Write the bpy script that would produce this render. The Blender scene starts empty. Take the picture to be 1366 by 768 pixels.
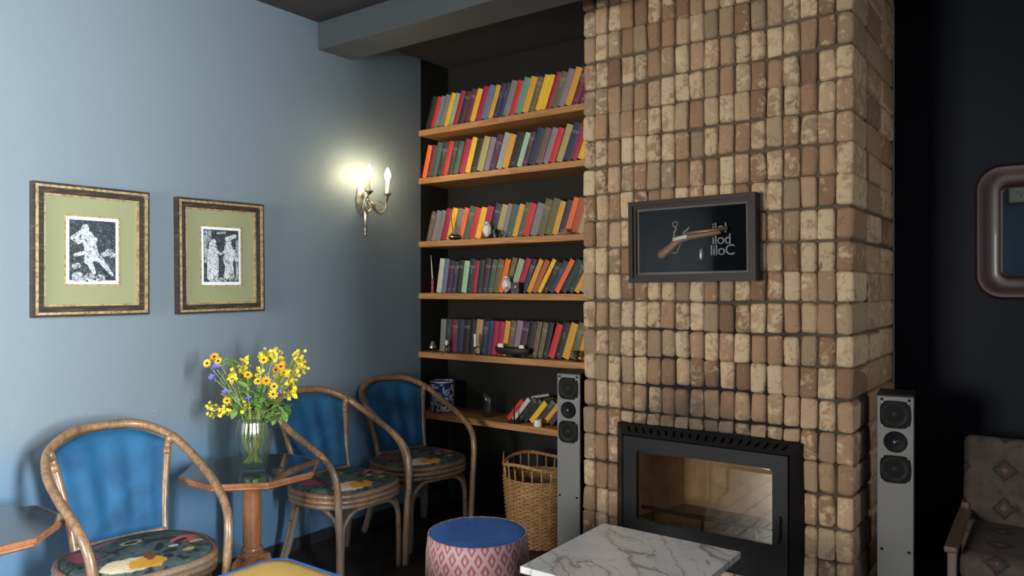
import bpy, bmesh, math, random
from mathutils import Vector, Matrix, Euler, noise
PI = math.pi
R_ = math.radians
rnd = random.Random(7)
sc = bpy.context.scene
COL = sc.collection

# ------------------------------------------------------------------ camera
CAM = Vector((3.10, 0.0, 1.315))
YAW = R_(36.1)
cd = bpy.data.cameras.new('camera')
cam = bpy.data.objects.new('camera', cd)
COL.objects.link(cam)
cam.location = CAM
cam.rotation_euler = (PI / 2, 0, YAW)
cd.sensor_width = 36.0
cd.lens = 36.0 * 1000.0 / 1366.0
cd.clip_start = 0.05
sc.camera = cam

# ------------------------------------------------------------------ world, daylight, exposure
w = bpy.data.worlds.new('world')
sc.world = w
w.use_nodes = True
w.node_tree.nodes['Background'].inputs[0].default_value = (0.72, 0.85, 1.0, 1)
w.node_tree.nodes['Background'].inputs[1].default_value = 1.0

def area(name, loc, rot, sx, sy, power, col):
    l = bpy.data.lights.new(name, 'AREA')
    l.shape = 'RECTANGLE'
    l.size, l.size_y, l.energy, l.color = sx, sy, power, col
    o = bpy.data.objects.new(name, l)
    COL.objects.link(o)
    o.location = loc
    o.rotation_euler = rot
    return o

WX = 4.15            # inner face of the right wall (outside the frame)
WIN1 = (0.10, 0.60, 0.85, 2.15)     # y0 y1 z0 z1 of the side window
FILL_WIN = (3.14, 3.62, 1.00, 2.10)      # y0 y1 z0 z1 of an added, unseen window lighting the chimney's side
WIN2 = (0.50, 1.50, 0.70, 1.90)      # x0 x1 z0 z1 of the window behind the camera
BY = -2.2            # inner face of the wall behind the camera
REV = 0.30           # depth of the rear window recess
RV1 = 1.00           # depth of the side window recess, deepened to cut its light near the alcove
area('daylight_side_window', (WX + RV1 - .11, (WIN1[0] + WIN1[1]) / 2, (WIN1[2] + WIN1[3]) / 2), (0, PI / 2, 0),
     WIN1[3] - WIN1[2], WIN1[1] - WIN1[0], 600, (0.92, 0.97, 1.0))
area('daylight_rear_window', ((WIN2[0] + WIN2[1]) / 2, BY - REV + .11, (WIN2[2] + WIN2[3]) / 2), (PI / 2, 0, 0),
     WIN2[1] - WIN2[0], WIN2[3] - WIN2[2], 195, (1.0, 0.97, 0.92))

area('added_corner_fill', (WX + RV1 - .11, (FILL_WIN[0] + FILL_WIN[1]) / 2, (FILL_WIN[2] + FILL_WIN[3]) / 2), (0, PI / 2, 0),
     FILL_WIN[3] - FILL_WIN[2], FILL_WIN[1] - FILL_WIN[0], 14, (1.0, 0.95, 0.88))  # added fill for the chimney's right side, no known source
vs = sc.view_settings
vs.view_transform = 'Standard'
vs.look = 'None'
vs.gamma = 1.0
vs.use_curve_mapping = False
vs.exposure = 0.0

# ------------------------------------------------------------------ node expression helper
class X:
    """a socket with arithmetic"""
    def __init__(s, nt, sock): s.nt, s.k = nt, sock
    def op(s, o, *a):
        n = s.nt.nodes.new('ShaderNodeMath'); n.operation = o
        for i, v in enumerate((s,) + a):
            if isinstance(v, X): s.nt.links.new(v.k, n.inputs[i])
            else: n.inputs[i].default_value = v
        return X(s.nt, n.outputs[0])
    def __add__(s, o): return s.op('ADD', o)
    def __sub__(s, o): return s.op('SUBTRACT', o)
    def __mul__(s, o): return s.op('MULTIPLY', o)
    def __truediv__(s, o): return s.op('DIVIDE', o)
    __radd__ = __add__
    __rmul__ = __mul__
    def __rsub__(s, o): return (s * -1.0) + o
    def gt(s, o): return s.op('GREATER_THAN', o)
    def lt(s, o): return s.op('LESS_THAN', o)
    def abs(s): return s.op('ABSOLUTE')
    def fract(s): return s.op('FRACT')
    def floor(s): return s.op('FLOOR')
    def sqrt(s): return s.op('SQRT')
    def max(s, o): return s.op('MAXIMUM', o)
    def min(s, o): return s.op('MINIMUM', o)
    def step(s, a, b):            # smooth 0..1 between a and b
        n = s.nt.nodes.new('ShaderNodeMapRange'); n.interpolation_type = 'SMOOTHSTEP'
        s.nt.links.new(s.k, n.inputs[0]); n.inputs[1].default_value = a; n.inputs[2].default_value = b
        return X(s.nt, n.outputs[0])

class Mat:
    def __init__(s, name, col=(.5, .5, .5), rough=.6, metal=0.0, **kw):
        s.m = bpy.data.materials.new(name); s.m.use_nodes = True
        s.nt = s.m.node_tree
        s.b = s.nt.nodes['Principled BSDF']
        s.set('Base Color', col); s.set('Roughness', rough); s.set('Metallic', metal)
        for k, v in kw.items(): s.set(k.replace('_', ' '), v)
    def set(s, k, v):
        i = s.b.inputs[k]
        if isinstance(v, X): s.nt.links.new(v.k, i)
        elif isinstance(v, (tuple, list)): i.default_value = tuple(v) + ((1,) if len(v) == 3 and i.type == 'RGBA' else ())
        else: i.default_value = v
        return s
    def coord(s, kind='Object'):
        if kind == 'Position':
            return X(s.nt, s.nt.nodes.new('ShaderNodeNewGeometry').outputs['Position'])
        return X(s.nt, s.nt.nodes.new('ShaderNodeTexCoord').outputs[kind])
    def xyz(s, v):
        n = s.nt.nodes.new('ShaderNodeSeparateXYZ'); s.nt.links.new(v.k, n.inputs[0])
        return [X(s.nt, n.outputs[i]) for i in range(3)]
    def vec(s, x, y, z):
        n = s.nt.nodes.new('ShaderNodeCombineXYZ')
        for i, v in enumerate((x, y, z)):
            if isinstance(v, X): s.nt.links.new(v.k, n.inputs[i])
            else: n.inputs[i].default_value = v
        return X(s.nt, n.outputs[0])
    def scale(s, v, sx, sy, sz):
        n = s.nt.nodes.new('ShaderNodeVectorMath'); n.operation = 'MULTIPLY'
        s.nt.links.new(v.k, n.inputs[0]); n.inputs[1].default_value = (sx, sy, sz)
        return X(s.nt, n.outputs[0])
    def noise(s, v, sc_=5.0, det=3.0, rough=.55, dist=0.0):
        n = s.nt.nodes.new('ShaderNodeTexNoise')
        s.nt.links.new(v.k, n.inputs['Vector'])
        n.inputs['Scale'].default_value = sc_; n.inputs['Detail'].default_value = det
        n.inputs['Roughness'].default_value = rough; n.inputs['Distortion'].default_value = dist
        return X(s.nt, n.outputs[0])
    def white(s, v):
        n = s.nt.nodes.new('ShaderNodeTexWhiteNoise'); n.noise_dimensions = '3D'
        s.nt.links.new(v.k, n.inputs['Vector'])
        return X(s.nt, n.outputs['Value'])
    def voro(s, v, sc_=5.0, feat='F1'):
        n = s.nt.nodes.new('ShaderNodeTexVoronoi'); n.feature = feat
        s.nt.links.new(v.k, n.inputs['Vector']); n.inputs['Scale'].default_value = sc_
        return X(s.nt, n.outputs['Distance'])
    def rand(s):
        return X(s.nt, s.nt.nodes.new('ShaderNodeObjectInfo').outputs['Random'])
    def ramp(s, f, stops, interp='LINEAR'):
        n = s.nt.nodes.new('ShaderNodeValToRGB'); s.nt.links.new(f.k, n.inputs[0])
        r = n.color_ramp; r.interpolation = interp
        while len(r.elements) < len(stops): r.elements.new(0.5)
        for e, (p, c) in zip(r.elements, stops): e.position = p; e.color = tuple(c) + (1,)
        return X(s.nt, n.outputs[0])
    def mix(s, f, a, b, mode='MIX'):
        n = s.nt.nodes.new('ShaderNodeMix'); n.data_type = 'RGBA'; n.blend_type = mode
        for k, v in ((0, f), (6, a), (7, b)):
            if isinstance(v, X): s.nt.links.new(v.k, n.inputs[k])
            elif isinstance(v, (tuple, list)): n.inputs[k].default_value = tuple(v) + (1,)
            else: n.inputs[k].default_value = v
        return X(s.nt, n.outputs[2])
    def col(s, x): return s.set('Base Color', x)
    def bump(s, h, strength=.3, dist=.01):
        n = s.nt.nodes.new('ShaderNodeBump'); n.inputs['Strength'].default_value = strength
        n.inputs['Distance'].default_value = dist
        s.nt.links.new(h.k, n.inputs['Height']); s.nt.links.new(n.outputs[0], s.b.inputs['Normal'])
        return s

def ell(x, y, cx, cy, a, b, ang=0.0):
    """squared elliptical distance"""
    c, s_ = math.cos(ang), math.sin(ang)
    dx, dy = x - cx, y - cy
    u = (dx * c + dy * s_) / a
    v = (dy * c - dx * s_) / b
    return u * u + v * v

# ------------------------------------------------------------------ mesh helpers
def obj(name, bm, mat, parent=None, smooth=False, angle=None):
    me = bpy.data.meshes.new(name)
    bmesh.ops.recalc_face_normals(bm, faces=bm.faces[:])
    bm.to_mesh(me); bm.free()
    o = bpy.data.objects.new(name, me)
    COL.objects.link(o)
    for m in (mat if isinstance(mat, (list, tuple)) else [mat]):
        me.materials.append(m.m if isinstance(m, Mat) else m)
    if smooth:
        for p in me.polygons: p.use_smooth = True
        if angle:
            me.set_sharp_from_angle(angle=R_(angle))
    if parent: o.parent = parent
    return o

def empty(name, loc=(0, 0, 0), rz=0.0):
    o = bpy.data.objects.new(name, None)
    COL.objects.link(o); o.empty_display_size = .05
    o.location = loc; o.rotation_euler = (0, 0, rz)
    return o

def tag(o, label, cat, group=None, kind=None):
    o['label'] = label; o['category'] = cat
    if group: o['group'] = group
    if kind: o['kind'] = kind
    return o

def struct(o, label=None):
    o['kind'] = 'structure'
    if label: o['label'] = label
    return o

def copy_tree(o, parent=None):
    c = o.copy(); COL.objects.link(c); c.parent = parent
    for ch in o.children: copy_tree(ch, c)
    return c

def box(bm, c, s, bev=0.0, seg=1, rot=None, mi=0):
    r = bmesh.ops.create_cube(bm, size=1.0)
    vs_ = r['verts']
    M = Matrix.Translation(c) @ (rot.to_matrix().to_4x4() if rot else Matrix()) @ Matrix.Diagonal((s[0], s[1], s[2], 1))
    bmesh.ops.transform(bm, matrix=M, verts=vs_)
    fs = set(f for v in vs_ for f in v.link_faces)
    if bev > 0:
        es = list(set(e for v in vs_ for e in v.link_edges))
        r2 = bmesh.ops.bevel(bm, geom=es, offset=bev, segments=seg, affect='EDGES', profile=.5)
        fs |= set(r2['faces'])
    if mi:
        for f in fs:
            if f.is_valid: f.material_index = mi
    return vs_

def lathe(bm, prof, seg=24, c=(0, 0, 0), axis='Z', wob=None, cap=True):
    c = Vector(c); rings = []
    for r, z in prof:
        ring = []
        for i in range(seg):
            a = 2 * PI * i / seg
            rr = r if wob is None else r * wob(a, z)
            p = (rr * math.cos(a), rr * math.sin(a), z)
            if axis == 'X': p = (p[2], p[0], p[1])
            if axis == 'Y': p = (p[0], p[2], p[1])
            ring.append(bm.verts.new(c + Vector(p)))
        rings.append(ring)
    for a, b in zip(rings, rings[1:]):
        for i in range(seg):
            j = (i + 1) % seg
            bm.faces.new((a[i], a[j], b[j], b[i]))
    if cap:
        bm.faces.new(list(reversed(rings[0]))); bm.faces.new(rings[-1])
    return rings

def catmull(pts, n=6, closed=False):
    P = [Vector(p) for p in pts]; out = []
    m = len(P)
    rng_ = range(m) if closed else range(m - 1)
    for i in rng_:
        if closed: a, b, c, d = P[i - 1], P[i], P[(i + 1) % m], P[(i + 2) % m]
        else: a, b, c, d = P[max(i - 1, 0)], P[i], P[i + 1], P[min(i + 2, m - 1)]
        for k in range(n):
            t = k / n
            out.append(.5 * ((2 * b) + (c - a) * t + (2 * a - 5 * b + 4 * c - d) * t * t + (3 * b - a - 3 * c + d) * t ** 3))
    if not closed: out.append(P[-1])
    return out

def tube(bm, pts, r, seg=8, closed=False, flat=1.0):
    P = [Vector(p) for p in pts]; n = len(P)
    rf = r if callable(r) else (lambda t: r)
    T = []
    for i in range(n):
        if closed: t = P[(i + 1) % n] - P[i - 1]
        else: t = P[min(i + 1, n - 1)] - P[max(i - 1, 0)]
        T.append(t.normalized())
    up = Vector((0, 0, 1))
    if abs(T[0].dot(up)) > .9: up = Vector((1, 0, 0))
    N = (up - T[0] * up.dot(T[0])).normalized()
    rings = []
    for i in range(n):
        N = (N - T[i] * N.dot(T[i])).normalized()
        B = T[i].cross(N)
        q = rf(i / max(n - 1, 1))
        rings.append([bm.verts.new(P[i] + N * (q * math.cos(2 * PI * k / seg)) + B * (q * flat * math.sin(2 * PI * k / seg))) for k in range(seg)])
    pairs = list(zip(rings, rings[1:]))
    if closed: pairs.append((rings[-1], rings[0]))
    for a, b in pairs:
        for k in range(seg):
            j = (k + 1) % seg
            try: bm.faces.new((a[k], a[j], b[j], b[k]))
            except ValueError: pass
    if not closed:
        bm.faces.new(list(reversed(rings[0]))); bm.faces.new(rings[-1])

def prism(bm, pts, h, M=None, bev=0.0, seg=1):
    """polygon in local xy extruded along +z by h, then transformed by M"""
    old = set(bm.verts)
    b = [bm.verts.new((p[0], p[1], 0)) for p in pts]
    t = [bm.verts.new((p[0], p[1], h)) for p in pts]
    n = len(pts)
    fs = [bm.faces.new(list(reversed(b))), bm.faces.new(t)]
    for i in range(n):
        j = (i + 1) % n
        fs.append(bm.faces.new((b[i], b[j], t[j], t[i])))
    if bev > 0:
        es = list(set(e for e in fs[1].edges))
        bmesh.ops.bevel(bm, geom=es, offset=bev, segments=seg, affect='EDGES', profile=.5)
    if M is not None:
        bmesh.ops.transform(bm, matrix=M, verts=[v for v in bm.verts if v not in old])
    return bm

def ball(bm, c, r, sub=2, s=(1, 1, 1)):
    r_ = bmesh.ops.create_icosphere(bm, subdivisions=sub, radius=r)
    bmesh.ops.transform(bm, matrix=Matrix.Translation(c) @ Matrix.Diagonal((s[0], s[1], s[2], 1)), verts=r_['verts'])
    return r_['verts']

NB = bmesh.new
def proj(p):
    a = p[0] - CAM[0]; b = p[1] - CAM[1]
    F = (-math.sin(YAW), math.cos(YAW)); R = (math.cos(YAW), math.sin(YAW))
    d = F[0] * a + F[1] * b; r = R[0] * a + R[1] * b
    return 683 + 1000 * r / d, 384 - 1000 * (p[2] - CAM[2]) / d, d

# ------------------------------------------------------------------ materials of the setting
M = {}
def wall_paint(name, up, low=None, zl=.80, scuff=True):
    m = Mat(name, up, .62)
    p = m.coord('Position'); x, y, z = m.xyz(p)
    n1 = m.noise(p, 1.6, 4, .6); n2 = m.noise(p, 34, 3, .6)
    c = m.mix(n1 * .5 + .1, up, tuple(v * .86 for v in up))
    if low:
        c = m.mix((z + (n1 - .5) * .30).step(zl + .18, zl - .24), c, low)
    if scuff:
        sp = m.scale(p, 1, 9, 30)
        k = m.noise(sp, 3.2, 4, .7).step(.665, .71) * (z - .80).abs().step(.09, .02)
        c = m.mix(k * .65, c, (.62, .68, .72))
    m.col(c).bump(n2 + n1 * .6, .12, .004)
    return m
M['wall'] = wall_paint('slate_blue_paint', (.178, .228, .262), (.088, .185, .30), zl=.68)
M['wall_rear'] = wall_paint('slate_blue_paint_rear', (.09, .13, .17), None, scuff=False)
m = Mat('navy_paint', (.0055, .0072, .0135), .55)
p = m.coord('Position'); m.bump(m.noise(p, 26, 3), .12, .004); m.set('Specular IOR Level', .12); M['navy'] = m
m = Mat('alcove_shade_paint', (.06, .056, .047), .7)  # near-black colour puts the alcove's shade into the paint
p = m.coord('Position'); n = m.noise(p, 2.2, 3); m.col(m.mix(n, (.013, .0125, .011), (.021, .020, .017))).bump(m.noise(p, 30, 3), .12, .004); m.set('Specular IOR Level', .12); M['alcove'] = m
m = Mat('ceiling_paint', (.05, .05, .054), .75)
p = m.coord('Position'); n = m.noise(p, 3, 4); m.col(m.mix(n, (.036, .036, .04), (.06, .059, .062))).bump(m.noise(p, 22, 3), .15, .004); m.set('Specular IOR Level', .12); M['ceil'] = m
m = Mat('beam_paint', (.08, .09, .097), .6)
p = m.coord('Position'); n = m.noise(m.scale(p, 1, 6, 6), 4, 4); m.col(m.mix(n, (.042, .051, .057), (.062, .072, .079))).bump(n, .15, .004); M['beam'] = m
m = Mat('dark_floorboard', (.03, .022, .018), .42)
p = m.coord('Position'); n = m.noise(m.scale(p, 14, 1.2, 1), 3, 5, .6, .6); m.col(m.mix(n, (.012, .010, .010), (.05, .038, .032))).bump(n, .15, .003); m.set('Specular IOR Level', .25); M['floor'] = m
M['black_trim'] = Mat('black_baseboard_paint', (.022, .026, .032), .45)
M['black_gap'] = Mat('dark_gap', (.006, .006, .006), .9)
m = Mat('white_window_paint', (.6, .6, .58), .5); M['winpaint'] = m
M['pane'] = None

def thin_glass(name, ior=1.5, tint=(1, 1, 1), rough=0.0, base=0.0):
    """clear glass: a mirror film by Fresnel over a tinted see-through body"""
    m = Mat(name); nt = m.nt
    out = [n for n in nt.nodes if n.type == 'OUTPUT_MATERIAL'][0]
    t = nt.nodes.new('ShaderNodeBsdfTransparent'); t.inputs[0].default_value = tuple(tint) + (1,)
    g = nt.nodes.new('ShaderNodeBsdfGlossy'); g.inputs['Roughness'].default_value = rough
    f = nt.nodes.new('ShaderNodeLayerWeight'); f.inputs[0].default_value = .5
    r0 = ((ior - 1) / (ior + 1)) ** 2
    k = (X(nt, f.outputs['Facing']).op('POWER', 5.0) * (1 - r0) + r0 + base).min(1.0)
    mx = nt.nodes.new('ShaderNodeMixShader'); nt.links.new(k.k, mx.inputs[0]); nt.links.new(t.outputs[0], mx.inputs[1]); nt.links.new(g.outputs[0], mx.inputs[2])
    nt.links.new(mx.outputs[0], out.inputs[0])
    return m

M['pane'] = thin_glass('window_glass', 1.45)
# ------------------------------------------------------------------ room shell
XL, XR = 1.275, 2.471         # chimney breast
YB = 3.07                     # brick face
YA = 3.564                    # alcove back
YW = 3.936                    # navy wall
ZC = 2.69
T = .12
def slab(name, a, b, mat):
    bm = NB(); box(bm, [(a[i] + b[i]) / 2 for i in range(3)], [abs(b[i] - a[i]) for i in range(3)])
    return struct(obj(name, bm, mat))
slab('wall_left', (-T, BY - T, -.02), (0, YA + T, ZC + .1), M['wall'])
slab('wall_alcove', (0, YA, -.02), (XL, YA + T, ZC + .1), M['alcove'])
slab('wall_cheek_shade', (0, 3.318, 0), (.004, YA, ZC), M['alcove'])  # dark sheet added over the left wall, coloured to stand for shade
slab('wall_far', (XR, YW, -.02), (WX + 1.0, YW + T, ZC + .1), M['navy'])
slab('ceiling', (-T, BY - T, ZC), (WX + 1.0, YW + T, ZC + .1), M['ceil'])
# wall with the side window (beyond the right edge of the frame)
bm = NB()
y0, y1, z0, z1 = WIN1
y2, y3, z2, z3 = FILL_WIN
for a, b in (((BY - T, -.02), (y0, ZC)), ((y1, -.02), (y2, ZC)), ((y3, -.02), (YW + T, ZC)), ((y0, -.02), (y1, z0)), ((y0, z1), (y1, ZC)), ((y2, -.02), (y3, z2)), ((y2, z3), (y3, ZC))):
    box(bm, (WX + RV1 / 2, (a[0] + b[0]) / 2, (a[1] + b[1]) / 2), (RV1, b[0] - a[0], b[1] - a[1]))
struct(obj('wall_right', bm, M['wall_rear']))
bm = NB()
x0, x1, z0, z1 = WIN2
for a, b in (((0, -.02), (x0, ZC)), ((x1, -.02), (WX, ZC)), ((x0, -.02), (x1, z0)), ((x0, z1), (x1, ZC))):
    box(bm, ((a[0] + b[0]) / 2, BY - REV / 2, (a[1] + b[1]) / 2), (b[0] - a[0], REV, b[1] - a[1]))
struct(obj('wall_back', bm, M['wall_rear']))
def window(name, c, wdt, hgt, along):
    e = struct(empty(name, c))
    bm = NB()
    def bar(u, z, su, sz, d=.05):
        box(bm, (0, u, z) if along == 'Y' else (u, 0, z), (d, su, sz) if along == 'Y' else (su, d, sz), .004)
    t = .06
    bar(0, hgt / 2 - t / 2, wdt, t); bar(0, -hgt / 2 + t / 2, wdt, t)
    bar(-wdt / 2 + t / 2, 0, t, hgt - 2 * t); bar(wdt / 2 - t / 2, 0, t, hgt - 2 * t)
    obj('window_frame', bm, M['winpaint'], e)
    bm = NB(); bar(0, 0, .035, hgt - 2 * t, .04); obj('mullion', bm, M['winpaint'], e)
    for s in (-1, 1):
        bm = NB(); bar(s * (wdt / 4 - .01), 0, wdt / 2 - .09, hgt - 2 * t, .004); obj('pane', bm, M['pane'], e)
    return e
window('window_1', (WX + RV1 - .06, (WIN1[0] + WIN1[1]) / 2, (WIN1[2] + WIN1[3]) / 2), WIN1[1] - WIN1[0], WIN1[3] - WIN1[2], 'Y')
window('window_added', (WX + RV1 - .06, (FILL_WIN[0] + FILL_WIN[1]) / 2, (FILL_WIN[2] + FILL_WIN[3]) / 2), FILL_WIN[1] - FILL_WIN[0], FILL_WIN[3] - FILL_WIN[2], 'Y')  # added window around the corner fill light
window('window_2', ((WIN2[0] + WIN2[1]) / 2, BY - REV + .06, (WIN2[2] + WIN2[3]) / 2), WIN2[1] - WIN2[0], WIN2[3] - WIN2[2], 'X')

# floor boards
bm = NB(); box(bm, ((WX) / 2, (BY + YW) / 2, -.03), (WX + 1.0, YW - BY + .8, .03))
fl = struct(obj('floor', bm, M['black_gap']))
pw = .115
k = 0
boards = {}
while k * pw < WX:
    x = k * pw
    cuts = [BY, BY + 1.0 + (k * 37 % 11) * .13, BY + 3.2 + (k * 53 % 7) * .16, YW]
    for a, b in zip(cuts, cuts[1:]):
        bm = NB(); box(bm, (x + pw / 2, (a + b) / 2, -.0075), (pw - .003, b - a - .003, .015), .0015)
        obj('floorboard', bm, M['floor'], fl)
    k += 1
# beam, baseboards
bm = NB(); box(bm, (WX / 2, 2.545 + .115, (2.548 + ZC) / 2), (WX, .23, ZC - 2.548), .004)
struct(obj('ceiling_beam', bm, M['beam']), 'slate painted ceiling beam crossing above the alcove')
bm = NB(); box(bm, (.008, (BY + YA) / 2, .03), (.016, YA - BY, .06), .003); struct(obj('baseboard_left', bm, M['black_trim']))
bm = NB(); box(bm, ((XR + WX) / 2, YW - .008, .03), (WX - XR, .016, .06), .003); struct(obj('baseboard_far', bm, M['black_trim']))

# ------------------------------------------------------------------ brick chimney breast
PX = (XR - XL) / 18.0
PZ = .1245
Z0 = .010
m = Mat('reclaimed_brick', (.3, .2, .12), .88)
p = m.coord('Position'); x, y, z = m.xyz(p)
cx = ((x - XL) / PX).floor(); cz = ((z - Z0) / PZ).floor(); cy = ((y - 3.335) / .29).floor()
wv = m.white(m.vec(cx, cy, cz)); wv2 = m.white(m.vec(cx + 71.3, cy, cz))
base = m.ramp(wv, [(0, (.185, .10, .055)), (.22, (.28, .16, .09)), (.45, (.38, .24, .14)), (.62, (.25, .17, .105)), (.8, (.47, .32, .195)), (1, (.31, .17, .10))])
po = m.vec(x + wv * 9.0, y + wv2 * 7.0, z)
n1 = m.noise(po, 24, 5, .68, .5); n2 = m.noise(po, 70, 4, .65); n3 = m.noise(po, 34, 3, .6, 1.5)
smear = (n1 + (wv2 - .5) * .38).step(.52, .66)
c = m.mix(smear * .62, base, (.66, .50, .32))
c = m.mix(n3.step(.56, .72) * .55, c, (.15, .085, .05))
c = m.mix(n2.step(.62, .8) * .4, c, (.72, .60, .43))
sx_ = (x - 1.80) / .40
sd = (sx_ * sx_ + ((z - .70) / .30) * ((z - .70) / .30)).sqrt()
soot = (sd + (m.noise(p, 9, 4, .6) - .5) * .9).step(1.0, .15)
c = m.mix(soot * .72, c, (.03, .026, .023))
m.col(c).bump(n1 * 1.2 + n2 * .7 + n3, .55, .006)
M['brick'] = m
m = Mat('old_mortar', (.2, .15, .1), .95)
p = m.coord('Position'); x, y, z = m.xyz(p)
n = m.noise(p, 30, 4, .65)
c = m.mix(n, (.055, .038, .025), (.15, .105, .066))
sx_ = (x - 1.86) / .62
sd = (sx_ * sx_ + ((z - .72) / .62) * ((z - .72) / .62)).sqrt()
c = m.mix((sd + (m.noise(p, 7, 4) - .5) * .8).step(1.15, .55), c, (.006, .005, .005))
m.col(c).bump(n, .5, .006)
M['mortar'] = m

chim = struct(empty('wall_chimney', ((XL + XR) / 2, YB, 0)))
chim['label'] = 'chimney breast of worn upright bricks around the black fireplace'
def cobj(name, bm, mat, smooth=False):
    bmesh.ops.translate(bm, verts=bm.verts[:], vec=-Vector(chim.location))
    return obj(name, bm, mat, chim, smooth)
OX0, OX1, OZ0, OZ1 = 1.475, 2.277, .155, .690     # opening for the fire
bm = NB()
G = .019
for a, b in (((XL + G, -.02), (OX0, ZC)), ((OX1, -.02), (XR - G, ZC)), ((OX0, -.02), (OX1, OZ0)), ((OX0, OZ1), (OX1, ZC))):
    box(bm, ((a[0] + b[0]) / 2, (YB + G + YW + T) / 2, (a[1] + b[1]) / 2), (b[0] - a[0], YW + T - YB - G, b[1] - a[1]))
cobj('mortar', bm, M['mortar'])

def brick_mesh(i, dims, bev=.0145):
    r = random.Random(100 + i)
    bm = NB()
    box(bm, (0, 0, 0), dims, bev * r.uniform(.75, 1.3), 3)
    off = Vector((r.uniform(0, 50), r.uniform(0, 50), 0))
    for v in bm.verts:
        v.co += Vector([noise.noise(v.co * 28 + off + Vector((0, 0, 9 * q))) * .0052 for q in range(3)])
    me = bpy.data.meshes.new('brick'); bm.to_mesh(me); bm.free()
    me.materials.append(M['brick'].m)
    for p_ in me.polygons: p_.use_smooth = True
    return me
front = [brick_mesh(i, (PX - .0030, .10, PZ - .0038)) for i in range(10)]
corner = [brick_mesh(20 + i, (PX - .0030, .262, PZ - .0038)) for i in range(6)]
sidem = [brick_mesh(40 + i, (PX - .0030, .284, PZ - .0038)) for i in range(6)]
half = [brick_mesh(60 + i, (PX - .0030, .10, .0465), .010) for i in range(5)]
cand = []
nr = int(math.ceil((ZC - Z0) / PZ))
for rz in range(nr):
    zc = Z0 + (rz + .5) * PZ
    wv_ = lambda c: .0028 * math.sin(rz * 2.1) + .004 * math.sin(c * .55 + rz * 1.3)
    for cxn in range(18):
        xc = XL + (cxn + .5) * PX
        wav = wv_(cxn)
        if cxn < 17:
            if xc + PX * .4 > OX0 - .005 and xc - PX * .4 < OX1 and zc + PZ / 2 > OZ0 + .02:
                if zc - PZ / 2 < OZ1 - .08: continue
                if zc - PZ / 2 < OZ1:
                    cand.append((half, (xc, YB + .05, (OZ1 + .012 + zc + PZ / 2) / 2))); continue
            cand.append((front, (xc, YB + .05, zc + wav)))
        else:
            cand.append((corner, (xc, YB + .131, zc + wav)))
            cand.append((sidem, (xc, YB + .27 + .147, zc + wav)))
            cand.append((sidem, (xc, YB + .27 + .147 + .29, zc + wav)))
rr = random.Random(5)
pool = []
for ms, pc in cand:
    ptest = (pc[0], YB, pc[2]) if ms is not sidem else (XR, pc[1], pc[2])
    u, v, d = proj(ptest)
    vis = 760 < u < 1200 and -16 < v < 790
    if 845 < u < 1000 and 268 < v < 368: vis = False       # behind the display case
    ar = 1 / d / d * (1 if ms is front else 1.0 if ms is corner else .45 if ms is half else .5)
    pool.append((0 if vis else 1, -ar, ms, pc))
pool.sort(key=lambda q: (q[0], q[1]))
rest = NB()
for i, (nv, ar, ms, pc) in enumerate(pool):
    me = rr.choice(ms)
    prot = rr.uniform(-.005, .004)
    loc = Vector(pc) + Vector((rr.uniform(-.0012, .0012), prot if ms is not sidem else rr.uniform(-.001, .001), rr.uniform(-.0015, .0015)))
    if ms is sidem or ms is corner: loc.x += rr.uniform(-.003, .003)
    rot = Euler((R_(rr.uniform(-1.2, 1.2)), R_(rr.uniform(-1.3, 1.3)), R_(rr.uniform(-1.5, 1.5))))
    if ms in (sidem, corner): rot = Euler((R_(rr.uniform(-.6, .6)), R_(rr.uniform(-.8, .8)), R_(rr.uniform(-.5, .5))))
    flip = rr.choice((1, -1))
    if i < 300:
        o = bpy.data.objects.new('brick', me); COL.objects.link(o); o.parent = chim
        o.location = loc - Vector(chim.location); o.rotation_euler = rot; o.scale = (flip, 1, 1)
    else:
        tm = bmesh.new(); tm.from_mesh(me)
        bmesh.ops.transform(tm, matrix=Matrix.Translation(loc) @ rot.to_matrix().to_4x4(), verts=tm.verts[:])
        tme = bpy.data.meshes.new('t'); tm.to_mesh(tme); tm.free(); rest.from_mesh(tme); bpy.data.meshes.remove(tme)
ro = cobj('brickwork', rest, M['brick'], True); ro['kind'] = 'stuff'

# ------------------------------------------------------------------ fireplace insert
m = Mat('black_stove_steel', (.010, .010, .0115), .5, .0, Specular_IOR_Level=.22)
p = m.coord('Object'); m.bump(m.noise(p, 260, 2), .06, .001); M['stove'] = m
M['slot'] = Mat('vent_dark', (.003, .003, .003), .9)
m = Mat('fire_board', (.46, .34, .22), .9)
p = m.coord('Object'); x, y, z = m.xyz(p); n = m.noise(p, 7, 4, .6, .6)
c = m.mix(n.step(.3, .75), (.62, .46, .29), (.36, .26, .17)); m.col(c).bump(m.noise(p, 40, 3), .2, .004); M['fireboard'] = m
m = Mat('ash', (.34, .27, .2), .95); p = m.coord('Object'); m.col(m.mix(m.noise(p, 25, 4), (.4, .32, .23), (.2, .16, .12))); M['ash'] = m
M['stoveglass'] = thin_glass('stove_glass', 1.9, (.86, .82, .76), .02)
M['iron'] = Mat('cast_iron', (.03, .025, .022), .6, .6)
ST = empty('fireplace_insert', ((1.466 + 2.286) / 2, YB, 0.155))
tag(ST, 'black steel fireplace insert with glass door set in the brick chimney', 'fireplace')
SO = Vector(ST.location)
def sobj(name, bm, mat, parent=None, **k):
    bmesh.ops.translate(bm, verts=bm.verts[:], vec=-SO)
    return obj(name, bm, mat, parent or ST, **k)
BX0, BX1, BZ0, BZ1 = 1.462, 2.290, .135, .702      # outer rim on the brick
FX0, FX1, FZ0, FZ1 = 1.520, 2.252, .150, .664      # front rim
FY = YB - .066
bm = NB()
def q4(bm, pts): return bm.faces.new([bm.verts.new(p_) for p_ in pts])
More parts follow.
